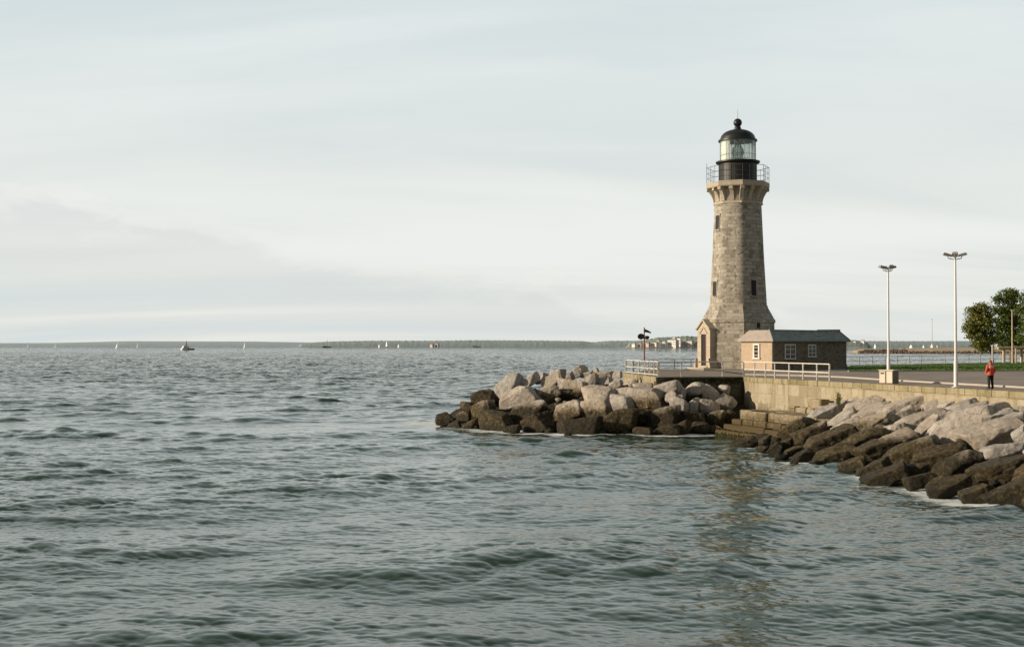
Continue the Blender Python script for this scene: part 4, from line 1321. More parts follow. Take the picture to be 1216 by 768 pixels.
def person():
    p = on_plane(1176, 461.6, QZ)
    root = empty('person', p, R(14)); tag(root, 'person in orange red jacket and black trousers standing on the quay', 'person')
    k = 1.03   # about 1.76 m; local +y is where the person faces, out over the lawn
    # one continuous body: swept loops for legs, torso, neck and head, all in one mesh
    b = bmesh.new()
    V = [(0, 0, 0.95), (0, 0.0, 1.10), (0, 0.0, 1.25), (0, -0.01, 1.42), (0, 0.0, 1.50), (0, 0.02, 1.58), (0, 0.025, 1.68),
         (-0.10, 0, 0.88), (-0.115, 0.02, 0.50), (-0.12, -0.02, 0.10), (-0.13, 0.10, 0.04),
         (0.10, 0, 0.88), (0.115, 0.02, 0.50), (0.125, -0.02, 0.10), (0.14, 0.10, 0.04),
         (-0.19, 0, 1.42), (-0.25, -0.02, 1.16), (-0.24, 0.12, 0.98), (-0.20, 0.20, 0.96),
         (0.19, 0, 1.42), (0.26, -0.02, 1.16), (0.25, 0.08, 0.93), (0.24, 0.11, 0.85)]
    E = [(0, 1), (1, 2), (2, 3), (3, 4), (4, 5), (5, 6), (0, 7), (7, 8), (8, 9), (9, 10), (0, 11), (11, 12), (12, 13), (13, 14),
         (3, 15), (15, 16), (16, 17), (17, 18), (3, 19), (19, 20), (20, 21), (21, 22)]
    Rr = [(.15, .11), (.14, .10), (.16, .11), (.15, .10), .06, (.085, .10), (.075, .09), (.095, .095), (.062, .062), (.045, .045), (.04, .04),
          (.095, .095), (.062, .062), (.045, .045), (.04, .04), .06, .045, .032, .036, .06, .045, .032, .036]
    V = [tuple(c * k for c in v) for v in V]
    Rr = [tuple(c * k for c in r) if isinstance(r, tuple) else r * k for r in Rr]
    b.free()
    skin_obj('body', V, E, Rr, M['skin'], root)
    # clothes follow the body
    j = MB()
    lathe_loops(j, [(0, 0, 0.84, .205, .15), (0, 0, 0.92, .215, .16), (0, 0, 1.05, .205, .15), (0, 0, 1.18, .205, .145), (0, 0, 1.32, .225, .15), (0, 0, 1.41, .215, .135), (0, 0, 1.47, .14, .10), (0, 0, 1.53, .095, .09)])
    for s, A in ((-1, [(-.20, 0, 1.40), (-.275, -.02, 1.16), (-.25, .12, .99)]), (1, [(.20, 0, 1.40), (.285, -.02, 1.16), (.262, .08, .95)])):
        j.tube(A[0], A[1], .085, .072, 12); j.tube(A[1], A[2], .072, .058, 12); ball(j, A[1], (.074, .074, .074)); ball(j, A[0], (.09, .085, .085))
    jk = j.build('jacket', M['jacket'], root, smooth=True)
    y = MB(); lathe_loops(y, [(0, 0, 1.27, .226, .158), (0, 0, 1.33, .236, .162), (0, 0, 1.40, .228, .150), (0, 0, 1.455, .165, .115)]); y.build('yoke', M['jacketband'], jk, smooth=True)
    hd = MB(); ball(hd, (0, -.08, 1.52), (.12, .07, .08)); hd.build('hood', M['jacket'], jk, smooth=True)
    t = MB()
    lathe_loops(t, [(0, 0, .80, .165, .125), (0, 0, .90, .175, .13), (0, 0, .98, .17, .125)])
    for s in (-1, 1): lathe_loops(t, [(s * .125, -.02, .07, .062, .075), (s * .122, 0.0, .28, .068, .078), (s * .115, .02, .50, .078, .085), (s * .10, .01, .74, .098, .108), (s * .09, 0, .88, .10, .115)])
    t.build('trousers', M['trousers'], root, smooth=True)
    for s in (-1, 1):
        sh = MB(); ball(sh, (s * .13, .05, .045), (.055, .145, .05)); sh.build('shoe', M['shoe'], root, smooth=True)
    h = MB(); ball(h, (0, .005, 1.665), (.092, .108, .105)); ball(h, (0, -.05, 1.60), (.088, .06, .09)); h.build('hair', M['hair'], root, smooth=True)
    f = MB()   # face on the far side: nose, ears, eyes, mouth
    ball(f, (0, .135, 1.61), (.014, .022, .022)); ball(f, (-.088, .02, 1.62), (.012, .024, .032)); ball(f, (.088, .02, 1.62), (.012, .024, .032)); f.build('face', M['skin'], root, smooth=True)
    e = MB(); [ball(e, (s * .034, .112, 1.635), (.012, .008, .008)) for s in (-1, 1)]; ball(e, (0, .115, 1.565), (.024, .007, .006)); e.build('eyes', M['hair'], root, smooth=True)
    # five-fingered hands at the ends of the sleeves
    for s, c in ((-1, Vector((-.225, .185, .975))), (1, Vector((.252, .105, .87)))):
        hm = MB(); ball(hm, c, (.022, .04, .05), 10)
        dirn = Vector((0.25 * -s, 0.35, -0.9)).normalized()
        for i, L in enumerate((.065, .075, .07, .055)):
            o0 = c + Vector((0, -0.03 + 0.02 * i, -0.035)); hm.tube(o0, o0 + dirn * L * .55, .0095, .009, 6); hm.tube(o0 + dirn * L * .55, o0 + dirn * L * .55 + Vector((-s * .02, .01, -.025)), .009, .007, 6)
        hm.tube(c + Vector((0, .035, .01)), c + Vector((-s * .02, .06, -.035)), .011, .008, 6)
        hm.build('hand', M['skin'], root, smooth=True)
    root.scale = (1.0, 1.0, 1.0)


person()

# ------------------------------------------------------------------ posts, gate and lamp by the trees
def far_post(name, label, cat, px, py0, py1, wpx, mat, cap=None):
    p = on_plane(px, py0, QZ + 0.1); d = p.y / F
    root = empty(name, p); tag(root, label, cat)
    h, w = (py0 - py1) * d, wpx * d
    m = MB(); m.tube((0, 0, -0.2), (0, 0, h), w / 2, w / 2 * 0.94, 12); m.build('shaft', mat, root, smooth=True)
    m = MB(); m.lathe((0, 0, h), [(w * 0.55, 0), (w * 0.55, 0.12), (0.02, 0.22)], 12); m.build('cap', mat, root)
    return root


far_post('grey_post', 'thick grey post on the lawn directly behind the person', 'post', 1178.5, 432.5, 411, 2.3, M['greypost'])
far_post('cream_bollard', 'tall cream bollard on the lawn right of the slim lamp', 'bollard', 1206, 432, 415, 2.4, M['tan'])


def timber_shelter():
    p = on_plane(1192, 431.5, QZ + 0.1); d = p.y / F
    root = empty('timber_shelter', p); tag(root, 'tan timber shelter frame with a flat sloping roof under the trees', 'shelter')
    m = MB(); m.box((0, 0, 9 * d), (2.6 * d, 2.6 * d, 18.4 * d)); m.build('post', M['tan'], root, bevel=0.02)
    m = MB(); m.box((26 * d, 1.5, 9 * d), (2.6 * d, 2.6 * d, 18.4 * d)); m.build('post', M['tan'], root, bevel=0.02)
    m = MB(); m.box(0, (38 * d, 3.2, 0.24), mat=Matrix.Translation((11 * d, 0.8, 18.6 * d)) @ Matrix.Rotation(R(-2), 4, 'Y')); m.build('roof', M['tan'], root, bevel=0.03)
    m = MB(); m.box((11 * d, -0.2, 17.6 * d), (34 * d, 0.16, 0.3)); m.build('beam', M['tan'], root, bevel=0.02)


timber_shelter()


def slim_lamp():
    p = on_plane(1202, 432, QZ + 0.1); d = p.y / F
    root = empty('path_lamp', p); tag(root, 'slim cream path lamp with one small head before the dark trees', 'lamp post')
    H = (432 - 369) * d
    m = MB(); m.tube((0, 0, -0.1), (0, 0, H), 0.11, 0.06, 10); m.build('pole', M['tan'], root, smooth=True)
    m = MB(); m.box(0, (0.5, 0.22, 0.12), mat=Matrix.Translation((0.1, 0, H + 0.05)) @ Matrix.Rotation(R(12), 4, 'Y')); h = m.build('lamp_head', M['white'], root, bevel=0.03)


slim_lamp()

# ------------------------------------------------------------------ trees
def tree(name, label, base, trunk_h, blobs, mat, seed, n_leaf, leaf, lean=(0, 0), trunk_r=0.28):
    rg = np.random.default_rng(seed)
    root = empty(name, base); tag(root, label, 'tree', 'trees behind the lawn')
    tr = MB()
    top = Vector((lean[0], lean[1], trunk_h))
    mids = [Vector((0, 0, -0.2)), Vector((lean[0] * .2, lean[1] * .2, trunk_h * .35)), Vector((lean[0] * .55, lean[1] * .5, trunk_h * .7)), top]
    for i in range(3): tr.tube(mids[i], mids[i + 1], trunk_r * (1 - .22 * i), trunk_r * (1 - .22 * (i + 1)), 10)
    for bi, (c, r) in enumerate(blobs):
        c = Vector(c); s = mids[2] if c.z < trunk_h * 1.5 else top
        mid = s.lerp(c, 0.55) + Vector(rg.normal(size=3) * 0.15)
        tr.tube(s, mid, trunk_r * 0.36, trunk_r * 0.22, 7); tr.tube(mid, c, trunk_r * 0.22, 0.03, 7)
        for _ in range(5):
            q = c + Vector(rg.normal(size=3)) * r[0] * 0.45
            tr.tube(mid.lerp(c, rg.uniform(.3, 1)), q, 0.05, 0.012, 5)
    tr.build('trunk', M['bark'], root, smooth=True)
    # leaf clumps: small twig centres spread through each blob, leaves round each twig
    tot = sum(r[0] * r[1] * r[2] for _, r in blobs)
    V, Fc, T = [], [], []
    for (c, r) in blobs:
        n = max(6, int(n_leaf * (r[0] * r[1] * r[2]) ** 0.8 / sum((q[0] * q[1] * q[2]) ** 0.8 for _, q in blobs)))
        ntw = max(5, n // 34)
        dirs = rg.normal(size=(ntw, 3)); dirs /= np.linalg.norm(dirs, axis=1, keepdims=True)
        rad = rg.uniform(0.25, 1.0, ntw) ** 0.45 * (1 + 0.18 * rg.normal(size=ntw))
        tw = np.array(c) + dirs * rad[:, None] * np.array(r)
        tone = rg.random(ntw)
        for k in range(ntw):
            m_ = int(30 * rg.uniform(0.3, 1.5))
            P = tw[k] + rg.normal(size=(m_, 3)) * np.array([1, 1, 0.62]) * leaf * 1.8
            for q in P:
                u = rg.normal(size=3); u[2] *= 0.6; u /= np.linalg.norm(u); w = np.cross(u, rg.normal(size=3)); w /= np.linalg.norm(w)
                sz = leaf * rg.uniform(0.6, 1.25); b0 = len(V)
                V += [tuple(q - u * sz), tuple(q + w * sz * .55), tuple(q + u * sz), tuple(q - w * sz * .55)]
                Fc.append((b0, b0 + 1, b0 + 2, b0 + 3)); T.append(min(1, max(0, 0.6 * tone[k] + 0.4 * rg.random())))
    me = bpy.data.meshes.new('crown'); me.from_pydata(V, [], Fc); me.update()
    me.attributes.new('tone', 'FLOAT', 'FACE').data.foreach_set('value', np.array(T, dtype=np.float32))
    me.materials.append(mat)
    o = bpy.data.objects.new('crown', me); COL.objects.link(o); o.parent = root
    return root


def crown_px(base, d, items):
    """(px, py, rx px, rz px) -> blobs relative to the tree base at distance d"""
    out = []
    rg = random.Random(len(items))
    for px, py, rx, rz in items:
        c = at_depth(px, py, d) - base
        s = d / F
        out.append(((c.x, rg.uniform(-1.2, 1.2) * rx * s * 0.5, c.z), (rx * s, rx * s * 0.9, rz * s)))
    return out


d1 = 176.0
b1 = Vector(((1179 - CX) / F * d1, d1, QZ + 0.1))
tree('willow_tree', 'light olive green loose leafed tree hanging over the lawn edge', b1, 3.4,
     crown_px(b1, d1, [(1165, 366, 8, 7), (1157, 372, 8, 8), (1171, 373, 8, 9), (1153, 384, 8, 8), (1164, 384, 10, 9), (1176, 386, 6, 10), (1150, 391, 5, 5), (1160, 396, 9, 9), (1171, 399, 9, 10), (1163, 408, 7, 8), (1172, 411, 6, 7), (1178, 401, 5, 9)]),
     M['leaf_light'], 31, 12500, 0.155, lean=(-0.9, 0), trunk_r=0.2)
d2 = 196.0
b2 = Vector(((1201 - CX) / F * d2, d2, QZ + 0.1))
tree('maple_tree', 'tall dark green dense tree behind the slim lamp', b2, 4.0,
     crown_px(b2, d2, [(1196, 351, 10, 7), (1203, 349, 7, 6), (1187, 356, 8, 5), (1205, 362, 10, 11), (1189, 370, 9, 7), (1183, 367, 5, 4), (1197, 378, 12, 11), (1186, 385, 8, 9), (1207, 388, 10, 12), (1194, 396, 12, 10), (1184, 399, 6, 9), (1206, 405, 10, 8), (1192, 408, 8, 6)]),
     M['leaf_dark'], 47, 16500, 0.17, trunk_r=0.4)
d3 = 186.0
b3 = Vector(((1226 - CX) / F * d3, d3, QZ + 0.1))
tree('oak_tree', 'dark green tree cut by the right edge of the picture', b3, 4.0,
     crown_px(b3, d3, [(1218, 354, 8, 7), (1228, 350, 12, 10), (1216, 367, 9, 9), (1230, 370, 14, 12), (1217, 384, 9, 10), (1232, 390, 14, 12), (1219, 400, 10, 9), (1240, 400, 14, 12), (1226, 408, 10, 6)]),
     M['leaf_dark'], 53, 12000, 0.17, trunk_r=0.4)

# ------------------------------------------------------------------ far shores, town, spit
def shore(name, d, prof, mat, seed, depth=260.0, rough=1.2, shore_mat=None, step=1.0, base=0.0):
    """wooded ridge: a real hill strip, its skyline lumpy like tree tops. prof: (px, py of the top)"""
    rg = np.random.default_rng(seed)
    xs = np.arange(prof[0][0], prof[-1][0] + 0.1, step)
    tops = np.interp(xs, [p[0] for p in prof], [p[1] for p in prof])
    s = d / F
    lump = np.array([mnoise.fractal(Vector((x * 0.35, seed, 0)), 0.8, 2.0, 5) for x in xs]) * rough
    hz = EYE + (HY - (tops - lump * 0.6)) * s
    edge = np.minimum(1, np.minimum((xs - xs[0]) / 6.0, (xs[-1] - xs) / 6.0 + (1 if prof[-1][0] > 1216 else 0)) + 0.05)
    if prof[0][0] < -50: edge[:len(xs) // 2] = 1
    hz = np.maximum(0.5, hz * edge)
    vs, fs = [], []
    n = len(xs)
    rows = [(0.0, 0.0), (0.04, 0.42), (0.16, 0.6), (0.3, 0.75), (0.45, 0.9), (0.6, 1.0), (1.0, 0.7)]
    hs = EYE + (HY - tops) * s
    for ri, (t, hh) in enumerate(rows):
        for i in range(n):
            x = (xs[i] - CX) * s; y = d + depth * t
            lm = (hz[i] - hs[i]) if ri in (5, 6) else rough * s * 0.35 * mnoise.noise(Vector((xs[i] * 0.31 + ri * 17.3, ri * 5.7, seed)))
            vs.append((x * (y / d), y, max(base - 0.5, hs[i] * edge[i] * hh + lm * edge[i]) if ri else base - 0.5))
    for j in range(len(rows) - 1):
        for i in range(n - 1): fs.append((j * n + i, j * n + i + 1, (j + 1) * n + i + 1, (j + 1) * n + i))
    m = MB(); m.face_set(vs, fs)
    o = m.build(name, mat, smooth=True); tag(o, kind='structure')
    return o


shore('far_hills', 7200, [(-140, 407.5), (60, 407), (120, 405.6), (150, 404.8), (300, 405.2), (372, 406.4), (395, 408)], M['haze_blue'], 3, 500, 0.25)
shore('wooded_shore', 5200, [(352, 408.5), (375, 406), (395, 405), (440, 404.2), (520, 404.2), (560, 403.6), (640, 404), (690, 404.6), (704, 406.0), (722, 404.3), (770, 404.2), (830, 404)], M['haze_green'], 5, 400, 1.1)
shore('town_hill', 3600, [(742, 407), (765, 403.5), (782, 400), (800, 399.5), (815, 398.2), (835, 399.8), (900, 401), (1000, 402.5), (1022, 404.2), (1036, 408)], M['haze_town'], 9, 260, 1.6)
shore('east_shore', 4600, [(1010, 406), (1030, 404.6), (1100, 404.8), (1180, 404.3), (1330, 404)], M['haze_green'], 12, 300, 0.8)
# pale beach under the town
m = MB(); vs = []
for px, w in ((732, 0), (745, 18), (790, 26), (840, 24), (900, 24), (1010, 20), (1030, 0)):
    d = 3560.0; vs += [((px - CX) * d / F, d, -0.3), ((px - CX) * d / F, d + 6 + w, 0.3 + w * 0.10)]
m.face_set(vs, [(2 * i, 2 * i + 2, 2 * i + 3, 2 * i + 1) for i in range(6)])
tag(m.build('beach', M['sand']), kind='structure')


def far_house(label, px, py0, w, h, roofh, mat, roof, d=3570.0, wins=3, group='pale buildings of the far town'):
    s = d / F
    root = empty('far_house', ((px - CX) * s, d, EYE - (py0 - HY) * s), R(-42)); tag(root, label, 'house', group)
    W, H, D = w * s * 0.92, h * s * 0.78, w * s * 0.5
    m = MB(); m.box((0, D / 2, H / 2 - 3), (W, D, H + 6)); m.build('wall', mat, root)
    m = MB(); rh = roofh * s
    if rh > 0:
        m.face_set([(-W * .54, -1, H), (W * .54, -1, H), (W * .54, D + 1, H), (-W * .54, D + 1, H), (-W * .42, D / 2, H + rh), (W * .42, D / 2, H + rh)], [(0, 1, 5, 4), (2, 3, 4, 5), (0, 4, 3), (1, 2, 5), (3, 2, 1, 0)])
        m.build('roof', roof, root)
    else:
        m.box((0, D / 2, H + 0.6), (W * 1.02, D * 1.02, 1.2)); m.build('roof', roof, root)
    rows = 2 if h > 4 else 1
    for r_ in range(rows):
        for i in range(wins):
            wm = MB(); wm.box((-W / 2 + W * (i + .5) / wins, -0.15, H * (0.32 + 0.38 * r_) if rows == 2 else H * .5), (W / wins * .42, 0.4, H * (.2 if rows == 2 else .4))); wm.build('window', M['housewindow'], root)


far_house('long low cream house above the beach left of the big white block', 776, 409.0, 9, 3.2, 1.2, M['housewhite'], M['houseroof'], wins=4)
far_house('small pinkish house behind the signal post on the far shore', 768, 409.5, 6, 3.0, 1.5, M['housepink'], M['houseroof'], wins=2)
far_house('widest white block of the far town with flat roof', 797.5, 411, 13, 9.0, 0, M['housewhite'], M['houseroofgrey'], wins=5)
far_house('tall narrow white block at the right of the widest white block', 806, 410.5, 5, 11.0, 0, M['housewhite'], M['houseroofgrey'], d=3600, wins=2)
far_house('low white house between the white block and the lighthouse', 818.5, 411, 8, 7.0, 1.6, M['housewhite'], M['houseroofgrey'], wins=3)
far_house('pinkish house half hidden behind the lighthouse portal', 828, 410.5, 6, 6.0, 1.8, M['housepink'], M['houseroof'], wins=2)
for k_, (lab, px, py, ww, hh, rr, mm, dd) in enumerate((
        ('tiny pale shore house left of the signal post', 752, 409.8, 5, 2.4, 1.0, 'housewhite', 3575), ('low pale shore house touching the signal post at its left', 759.5, 409.8, 5, 2.8, 1.0, 'housepink', 3575),
        ('small white house left of the widest white block', 788, 410.6, 5, 6.0, 1.2, 'housewhite', 3572), ('cream hillside house above the long low cream house', 781, 406.8, 4.5, 2.8, 1.0, 'housewhite', 3640),
        ('small white hillside house above the widest white block', 800, 402.6, 4, 2.2, 1.0, 'housewhite', 3690), ('pinkish small house between white block and low white house', 811.5, 410.6, 4.5, 5.0, 1.2, 'housepink', 3575),
        ('pale hillside house above the low white house', 817, 403.8, 4.0, 2.4, 1.0, 'housepink', 3690), ('small white hillside house beside the lighthouse portal', 824, 405.0, 4.0, 2.6, 1.0, 'housewhite', 3680))):
    far_house(lab, px, py, ww, hh, rr, M[mm], M['houseroof' if k_ % 2 else 'houseroofgrey'], d=dd, wins=2)
far_house('white villa high on the hill right of the stone house', 1024, 406.5, 4.5, 2.6, 1.2, M['housewhite'], M['houseroofgrey'], d=3660, wins=2)
far_house('pale low house on the hill just past the stone house roof', 1014.5, 407.0, 4.0, 2.0, 1.0, M['housewhite'], M['houseroofgrey'], d=3660, wins=2)
far_house('pinkish red roofed left house of the pair on the wooded shore', 512, 411.2, 4.6, 3.0, 1.0, M['housepink'], M['houseroof'], d=5150, wins=2, group='houses on the wooded shore')
far_house('pinkish right hand house of the pair on the wooded shore', 518.5, 411.2, 5.0, 3.6, 0.9, M['housepink'], M['houseroof'], d=5150, wins=2, group='houses on the wooded shore')
far_house('white house peeping out between the two trees', 1183.5, 411, 5.5, 4.5, 2.0, M['housewhite'], M['houseroofgrey'], d=2400, wins=2)


def spit():
    d = 1120.0; s = d / F
    vs, fs = [], []
    xs = np.arange(1019, 1420, 1.2)
    top = np.interp(xs, [1019, 1024, 1032, 1046, 1075, 1085, 1130, 1180, 1420], [419.3, 416.6, 414.6, 415.0, 415.2, 413.6, 413.0, 413.2, 413.0])
    n = len(xs)
    for t, hh in ((0, -0.2), (6, 0.45), (11, 0.95), (30, 1.0), (44, -0.2)):
        for i, x in enumerate(xs):
            h = max(0.2, EYE - (top[i] - HY) * s)
            z = h * hh + (0.35 * mnoise.fractal(Vector((x * 1.3, t, 2)), 1, 2, 4) if 0 < t < 40 else 0)
            vs.append(((x - CX) * s, d + t, z))
    for j in range(4):
        for i in range(n - 1): fs.append((j * n + i, j * n + i + 1, (j + 1) * n + i + 1, (j + 1) * n + i))
    m = MB(); m.face_set(vs, fs); o = m.build('breakwater_ground', M['spit'], smooth=True); tag(o, kind='structure')
    # its boulders read as one rubble edge
    rg = random.Random(8); m = MB()
    for _ in range(900):
        px = 1021 + 260 * rg.random() ** 1.4; z = rg.uniform(-0.2, 1.8 if px > 1080 else 3.4) * (0.35 + 0.65 * min(1, (px - 1019) / 14))
        if px > 1082 and rg.random() < 0.25: continue
        c = ((px - CX) * s, d - 0.5 + z * 2.6 + rg.uniform(-.5, 1.5), z)
        r = rg.uniform(0.5, 1.15)
        k = len(m.v); m.lathe(c, [(r * .5, -r * .7), (r, -r * .1), (r * .75, r * .45), (r * .05, r * .7)], 6, rg.random() * 3)
        for i in range(k, len(m.v)):
            v = Vector(m.v[i]); m.v[i] = tuple(v + Vector((rg.uniform(-.2, .2), rg.uniform(-.2, .2), rg.uniform(-.15, .15))))
    tag(m.build('rubble', M['spitrock']), kind='stuff', label='brown rubble along the foot of the far breakwater', cat='rubble')


spit()

# ------------------------------------------------------------------ boats
def hull(L, W, H, mat, parent, name='hull'):
    vs, fs = [], []
    st = [(-.5, .62), (-.3, .92), (0, 1), (.25, .82), (.42, .42), (.5, .03)]
    for t, w in st:
        y = W / 2 * w; z = H * (1 + 0.35 * max(0, t) ** 1.5)
        vs += [(t * L, -y, z), (t * L, -y * .6, -0.3), (t * L, y * .6, -0.3), (t * L, y, z)]
    for i in range(5):
        a = 4 * i; b = a + 4
        for k in range(3): fs.append((a + k, b + k, b + k + 1, a + k + 1))
        fs.append((a + 3, b + 3, b, a))
    fs += [(0, 1, 2, 3), (23, 22, 21, 20)]
    m = MB(); m.face_set(vs, fs); return m.build(name, mat, parent)


def sailboat(label, px, py, hpx, rz=0.0, lean=0.0, dark=False, sails=True, lscale=1.0, fat=1.0, group='sailing boats far out on the bay'):
    d = EYE * F / (py - HY - 0.0); d = min(d, 4700.0)
    s = d / F; H = hpx * s
    L = H * 0.72 * lscale
    root = empty('sailboat', ((px - CX) * s, d, 0), rz); root.rotation_euler = (R(lean), 0, rz); tag(root, label, 'sailing boat', group)
    hull(L, L * 0.28, H * 0.10, M['hulldark'] if dark else M['hullwhite'], root)
    m = MB(); m.tube((L * 0.08, 0, 0), (L * 0.08, 0, H), H * 0.020, H * 0.012, 6); m.tube((L * .08, 0, H * .16), (-L * .42, 0, H * .17), H * 0.01, n=5); m.build('mast', M['spar'], root)
    if sails:
        def sail(name, pts, belly):
            m = MB(); a, b, c = map(Vector, pts); vs, fs = [], []; n = 6
            for i in range(n + 1):
                t = i / n; p, q = a.lerp(b, t), c.lerp(b, t)
                for j in range(4):
                    u = j / 3; v = p.lerp(q, u); v.y += belly * math.sin(PI * u) * (1 - t) ; vs.append(v)
            for i in range(n):
                for j in range(3): fs.append((4 * i + j, 4 * i + j + 1, 4 * i + j + 5, 4 * i + j + 4))
            m.face_set(vs, fs); m.build(name, M['sail'], root, smooth=True)
        sail('mainsail', [(L * .06, 0, H * .17), (L * .07, 0, H * .98), (-L * .42 * fat, 0, H * .18)], L * .06)
        sail('jib', [(L * .12, 0.1, H * .13), (L * .1, 0.1, H * .85), (L * .47 * fat, 0.1, H * .14)], L * .05)


sailboat('tiny white sailing boat farthest left on the bay', 33, 414.2, 8.5, 1.91, 3)
sailboat('very small white sailing boat second from the left on the bay', 65.5, 413.8, 6.5, 1.96, 4)
sailboat('faint leaning white sailing boat third from the left', 138, 413.6, 7.5, 2.15, 12)
sailboat('white sailing boat just left of the big motor sailer', 163, 414.0, 8.0, 1.90, 2)
sailboat('lone white sailing boat right of the big motor sailer', 290, 414.6, 9.5, 1.89, 3)
sailboat('dark two masted sailing ship with bare masts off the wooded shore', 388, 412.6, 10, 0.2, 0, dark=True, sails=False, lscale=1.5)
sailboat('short stout sailing boat at the left of the dark hulled yacht', 450, 412.9, 5.0, 2.00, 0, fat=1.5)
sailboat('dark hulled yacht with tall white sails off the wooded shore', 459, 413.0, 9.5, 1.87, 0, dark=True, lscale=1.3)
sailboat('short stout sailing boat at the right of the dark hulled yacht', 473, 412.8, 5.0, 1.99, 0, fat=1.5)
sailboat('white sailing boat above the left of the breakwater', 1039, 413.6, 6.5, 1.90, 0, group='boats beyond the breakwater')
sailboat('stout white boat above the middle of the breakwater', 1081.5, 413.6, 5.0, 1.93, 0, fat=1.8, group='boats beyond the breakwater')
sailboat('small sailing boat right of the stout white boat at the breakwater', 1096.5, 413.4, 4.5, 1.97, 0, group='boats beyond the breakwater')
sailboat('leaning white sailing boat below the radio mast', 1106, 413.4, 6.0, 2.17, 9, group='boats beyond the breakwater')
sailboat('small sailing boat just right of the radio mast', 1112.5, 413.4, 4.2, 1.91, 0, group='boats beyond the breakwater')


def second_mast():
    r = [o for o in bpy.data.objects if o.get('label', '').startswith('dark two masted')][0]
    d = r.location.y / F
    m = MB(); m.tube((-2.6 * d, 0, 0), (-2.6 * d, 0, 7 * d), .12 * d, .08 * d, 6); m.tube((5.2 * d, 0, 1.6 * d), (7.5 * d, 0, 2.2 * d), .1 * d, .06 * d, 6); m.build('mast', M['spar'], r)
    m = MB(); m.box((-1.6 * d, 0, 1.3 * d), (3.0 * d, 1.2 * d, .9 * d)); m.build('deckhouse', M['hulldark'], r)


second_mast()


def motor_sailer():
    d = EYE * F / 5.4; s = d / F
    root = empty('motor_sailer', ((223.5 - CX) * s, d, 0), 0.62); tag(root, 'largest boat on the bay, white cabin, bare mast and dark hull', 'boat')
    hull(16 * s, 5.6 * s, 1.6 * s, M['hulldark'], root)
    m = MB(); m.box((-3.2 * s, 0, 2.4 * s), (7.5 * s, 5.4 * s, 3.4 * s)); m.build('cabin', M['hullwhite'], root, bevel=0.4 * s)
    m = MB(); m.box((-4.0 * s, 0, 4.2 * s), (4.0 * s, 3.8 * s, 1.6 * s)); m.build('wheelhouse', M['hullwhite'], root, bevel=0.3 * s)
    m = MB(); m.box((-4.0 * s, -1.92 * s, 4.5 * s), (2.8 * s, .1 * s, .5 * s)); m.build('window', M['housewindow'], root)
    m = MB(); m.box((-5.2 * s, 0, 0.9 * s), (6.4 * s, 5.9 * s, 2.2 * s)); m.build('stern', M['hullwhite'], root, bevel=.2 * s)
    m = MB(); m.tube((-2 * s, 0, 3 * s), (-2 * s, 0, 11.5 * s), .28 * s, .18 * s, 6); m.build('mast', M['spar'], root)
    m = MB(); m.face_set([(-2.2 * s, 0, 4.5 * s), (-2.1 * s, 0, 10.5 * s), (-3.6 * s, .2 * s, 4.8 * s), (-.8 * s, .1, 4.4 * s)], [(0, 1, 2), (0, 3, 1)]); m.build('furled_sail', M['sail'], root)


motor_sailer()


def motor_yacht():
    d = 4550.0; s = d / F
    root = empty('motor_yacht', ((565 - CX) * s, d, 0)); tag(root, 'long low white motor boat off the wooded shore right of the houses', 'boat')
    hull(12 * s, 3 * s, 1.2 * s, M['hullwhite'], root)
    m = MB(); m.box((-1.0 * s, 0, 1.7 * s), (6.5 * s, 2.2 * s, 1.1 * s)); m.build('cabin', M['hullwhite'], root)
    m = MB(); m.box((-1.0 * s, -1.13 * s, 1.8 * s), (5.5 * s, .1 * s, .4 * s)); m.build('window', M['housewindow'], root)


motor_yacht()


def radio_mast():
    d = 3300.0; s = d / F
    root = empty('radio_mast', ((1107 - CX) * s, d, 0)); tag(root, 'thin tall radio mast with a ball on top beyond the breakwater', 'mast')
    m = MB(); m.tube((0, 0, 0), (0, 0, 34 * s), 0.38 * s, 0.16 * s, 8); m.build('pole', M['greypost'], root)
    m = MB(); m.lathe((0, 0, 34 * s), [(max(.02, .6 * s * math.sin(t)), -.6 * s * math.cos(t)) for t in np.linspace(0.1, PI, 10)], 10); m.build('ball', M['dark_rail'], root)


radio_mast()

build_water(FOAM)

# ------------------------------------------------------------------ sky, sun, camera
w = bpy.data.worlds.new('World'); scene.world = w; w.use_nodes = True
nt = w.node_tree; nt.nodes.clear()
def N(kind, **kw):
    n = nt.nodes.new('ShaderNode' + kind)
    for k, v in kw.items(): setattr(n, k, v)
    return n
def LK(a, b): nt.links.new(a, b)
out = N('OutputWorld'); bg = N('Background'); LK(bg.outputs[0], out.inputs[0])
STR = 0.10
bg.inputs['Strength'].default_value = STR
sky = N('TexSky', sky_type='NISHITA', sun_disc=False)
sky.sun_elevation = SUN_EL; sky.sun_rotation = PI / 2 - SUN_AZ
sky.air_density = 1.0; sky.dust_density = 2.5; sky.ozone_density = 1.0
tc = N('TexCoord'); sep = N('SeparateXYZ'); LK(tc.outputs['Generated'], sep.inputs[0])
def math_(op, a, b=0.0, clamp=False):
    n = N('Math', operation=op, use_clamp=clamp)
    for i, v in ((0, a), (1, b)):
        if isinstance(v, bpy.types.NodeSocket): LK(v, n.inputs[i])
        else: n.inputs[i].default_value = v
    return n.outputs[0]
def ramp_(f, stops):
    n = N('ValToRGB'); LK(f, n.inputs[0]); cr = n.color_ramp
    while len(cr.elements) < len(stops): cr.elements.new(.5)
    for e, (p, c) in zip(cr.elements, stops): e.position = p; e.color = (c, c, c, 1) if isinstance(c, (int, float)) else (*c, 1)
    return n.outputs[0]
